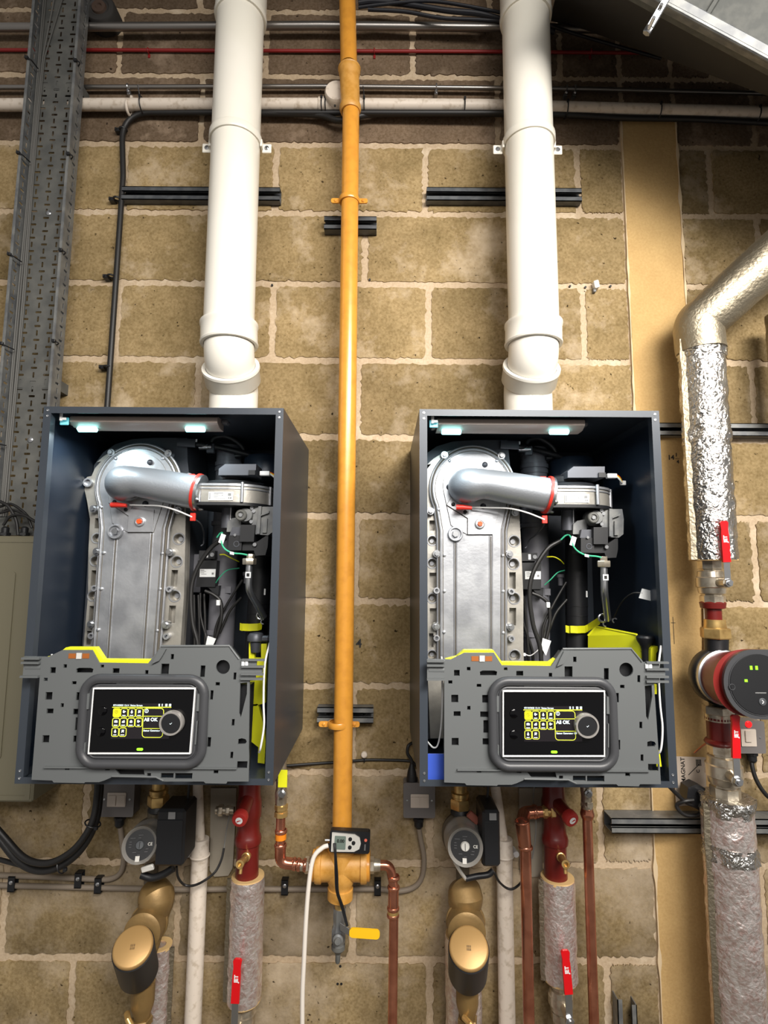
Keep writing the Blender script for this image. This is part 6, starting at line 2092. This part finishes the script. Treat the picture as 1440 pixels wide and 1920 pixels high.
# the control head: a wide oval box with its own black face
hc = s1 + ax * Lm
u = Vector((1, 0, 0)) - ax * ax.x
u.normalize()
v = ax.cross(u).normalized()
if v.z < 0:
    v = -v
ov = []
for k in range(48):
    a_ = 2 * PI * k / 48
    cx_, sx_ = math.cos(a_), math.sin(a_)
    ov.append(((.074 * cx_) if cx_ < 0 else .050 + .082 * cx_ if cx_ > .02 else .0, .0755 * sx_))
ov = [(-.074 * math.sin(PI * k / 24), .0755 * math.cos(PI * k / 24)) for k in range(25)] + [(.03 + .075 * math.sin(PI * k / 24), -.0755 * math.cos(PI * k / 24)) for k in range(25)]
MB().plate([(a * .985, b * .985) for a, b in ov], [], hc + u * .012, u, v, ax, -.008, .012).build('head_shell', 'pumpred', pm)
fcm = MB().plate(ov, [], hc + u * .012, u, v, ax, .012, .020).build('control_face', 'bezel', pm)
fo_ = hc + u * .016 + ax * .020
MB().rev(fo_, ax, [(0, .066), (.0015, .066), (.003, .0645), (.003, .0)], 48).build('round_display', 'black', fcm)
MB().torus(fo_ + ax * .001, ax, .0665, .0012, 56, 6).build('face_groove', 'bezel', fcm)
MB().torus(fo_ - u * .062 - v * .006 + ax * .003, ax, .0062, .0011, 20, 6).build('screw_recess', 'bezel', fcm)
for a_, b_, w_, h_, m_ in ((-.016, .036, .0026, .0042, 'greenled'), (-.004, .036, .0026, .0042, 'greenled'), (-.030, .008, .0032, .0028, 'greenled')):
    MB().obox(fo_ + u * a_ + v * b_ + ax * .0034, u * w_, v * h_, ax * .0005).build('green_light', m_, fcm, False)
MB().obox(fo_ - u * .000 - v * .018 + ax * .0033, u * .012, v * .0012, ax * .0004).build('face_print', 'greyink', fcm, False)
bc_ = fo_ + u * .002 - v * .037 + ax * .003
MB().rev(bc_, ax, [(0, .0082), (.0015, .0080), (.002, .0066), (.002, 0)], 24).build('push_button', 'strut', fcm)
aw = MB()
aw.obox(bc_ + ax * .0024 + v * .0016, (u - v).normalized() * .0030, (u + v).normalized() * .0008, ax * .0003)
aw.obox(bc_ + ax * .0024 - v * .0016, (u + v).normalized() * .0030, (u - v).normalized() * .0008, ax * .0003)
aw.build('button_arrow', 'white', fcm, False)
for k, (x, y, d) in enumerate(((1358, 1318, .20), (1382, 1334, .205), (1406, 1340, .21))):
    MB().rev(P(x, y - 12, d), (P(x, y + 4, d) - P(x, y - 12, d)), [(0, .011), (.014, .0115), (.018, .009), (.018, 0)], 14).build('cable_entry', 'pumpred', pm)

lu = thing('lower_union', Vector((V1.x, -DC, zz(1360))), 'nickel union and dark red nipple just under the red circulator', 'pipe fitting')
X2 = (P(1352, 1400, DC).x + P(1362, 1480, DC).x) / 2
q = MB()
hexa(q, Vector((X2 - .006, -DC, zz(1330))), ZA, .036, .020)
q.rev((X2 - .006, -DC, zz(1344)), ZA, [(-.008, .030), (.012, .030)], 26)
q.build('union_hexagon', 'nickel', lu)
MB().rev((X2 - .006, -DC, zz(1396)), ZA, [(0, .031), (.006, .0345), (.012, .031), (.014, .027), (zz(1350) - zz(1396), .027), (zz(1348) - zz(1396), .030), (zz(1344) - zz(1396), .030)], 30).build('red_nipple', 'redpaint', lu)
V2 = Vector((X2, -DC, zz(1443, 1355)))
bv = ball_valve(V2, .0310, 'largest red lever ball valve, below the red circulator', ((1378, 1340), (1380, 1421), .195), 0)
rd2 = thing('red_fitting', Vector((X2, -DC, zz(1490, 1358))), 'red primed socket between the large valve and the lowest foil insulation', 'pipe fitting')
MB().rev((X2, -DC, zz(1505, 1358)), ZA, [(0, .029), (.028, .029), (.030, .025)], 28).build('socket_body', 'redpaint', rd2)
bt = Vector((X2 + .002, -DC, zz(1502, 1360)))
lo = foil_sleeve('insulated_pipe', [bt, dn(bt, .01)], .0570, 'large foil insulated pipe at the lower right', 'foil_warm', flap=-1, jit=.0032, seg=52)
for y in (1505, 1590):
    c = Vector((bt.x, -DC, zz(y, 1360)))
    MB().tube(subdiv([c + ZA * .016, c - ZA * .02], .006), .0585, 52, jit=.007).build('tape_wrap', 'foil', lo, angle=60)

# paper card tucked behind the boiler
cd = thing('instruction_card', P(1297, 1500, .02), 'white instruction card leaning on the wall beside the large red lever valve', 'card')
q = xz(P, [(1262, 1418), (1323, 1420), (1325, 1508), (1268, 1512)], .02)
MB().plate(q, [], O0, XA, ZA, FR, .0185, .02).build('card_sheet', mat('card paper', (196, 180, 164), .7), cd, False)
text_mb('MAGNAT', P(1281, 1444, .0202), .0105, ZA, -XA, FR, .0003).build('card_print', 'ink', cd, False)
q = MB()
for k in range(4):
    q.obox(P(1306 + 2.6 * k, 1430, .0204), XA * .0011, FR * .0002, ZA * .008)
q.obox(P(1301, 1443, .0204), (XA + ZA * .9).normalized() * .020, FR * .0002, (ZA - XA * .9).normalized() * .0008)
q.build('card_symbols', 'ink', cd, False)
text_mb('C', P(1309, 1446, .0204), .008, ZA, -XA, FR, .0004).build('card_print', 'ink', cd, False)
# coiled black lead and plug by the card
pk = thing('power_plug', P(1296, 1490, .06), 'black plug with a coiled lead below the white instruction card', 'plug')
MB().plate(xz(P, [(1284, 1472), (1300, 1466), (1316, 1474), (1316, 1500), (1306, 1512), (1290, 1508), (1282, 1490)], .07), [], O0, XA, ZA, FR, .05, .085).build('plug_body', 'black', pk)
T(spline([P(x, y, d) for x, y, d in ((1250, 1470, .10), (1270, 1490, .09), (1286, 1504, .085), (1305, 1512, .08), (1314, 1520, .08), (1306, 1529, .08), (1285, 1528, .08), (1272, 1518, .08), (1270, 1508, .08),
                                     (1284, 1502, .09), (1300, 1500, .09))], 7), .0048, 'coiled_lead', 'cable', pk, 10)
cw = cab([(1302, 1412, .03), (1313, 1402, .04), (1324, 1394, .06), (1334, 1390, .08)], .0024, 'copper_wire', 'copper', 'bare copper wire end above the instruction card', 8)
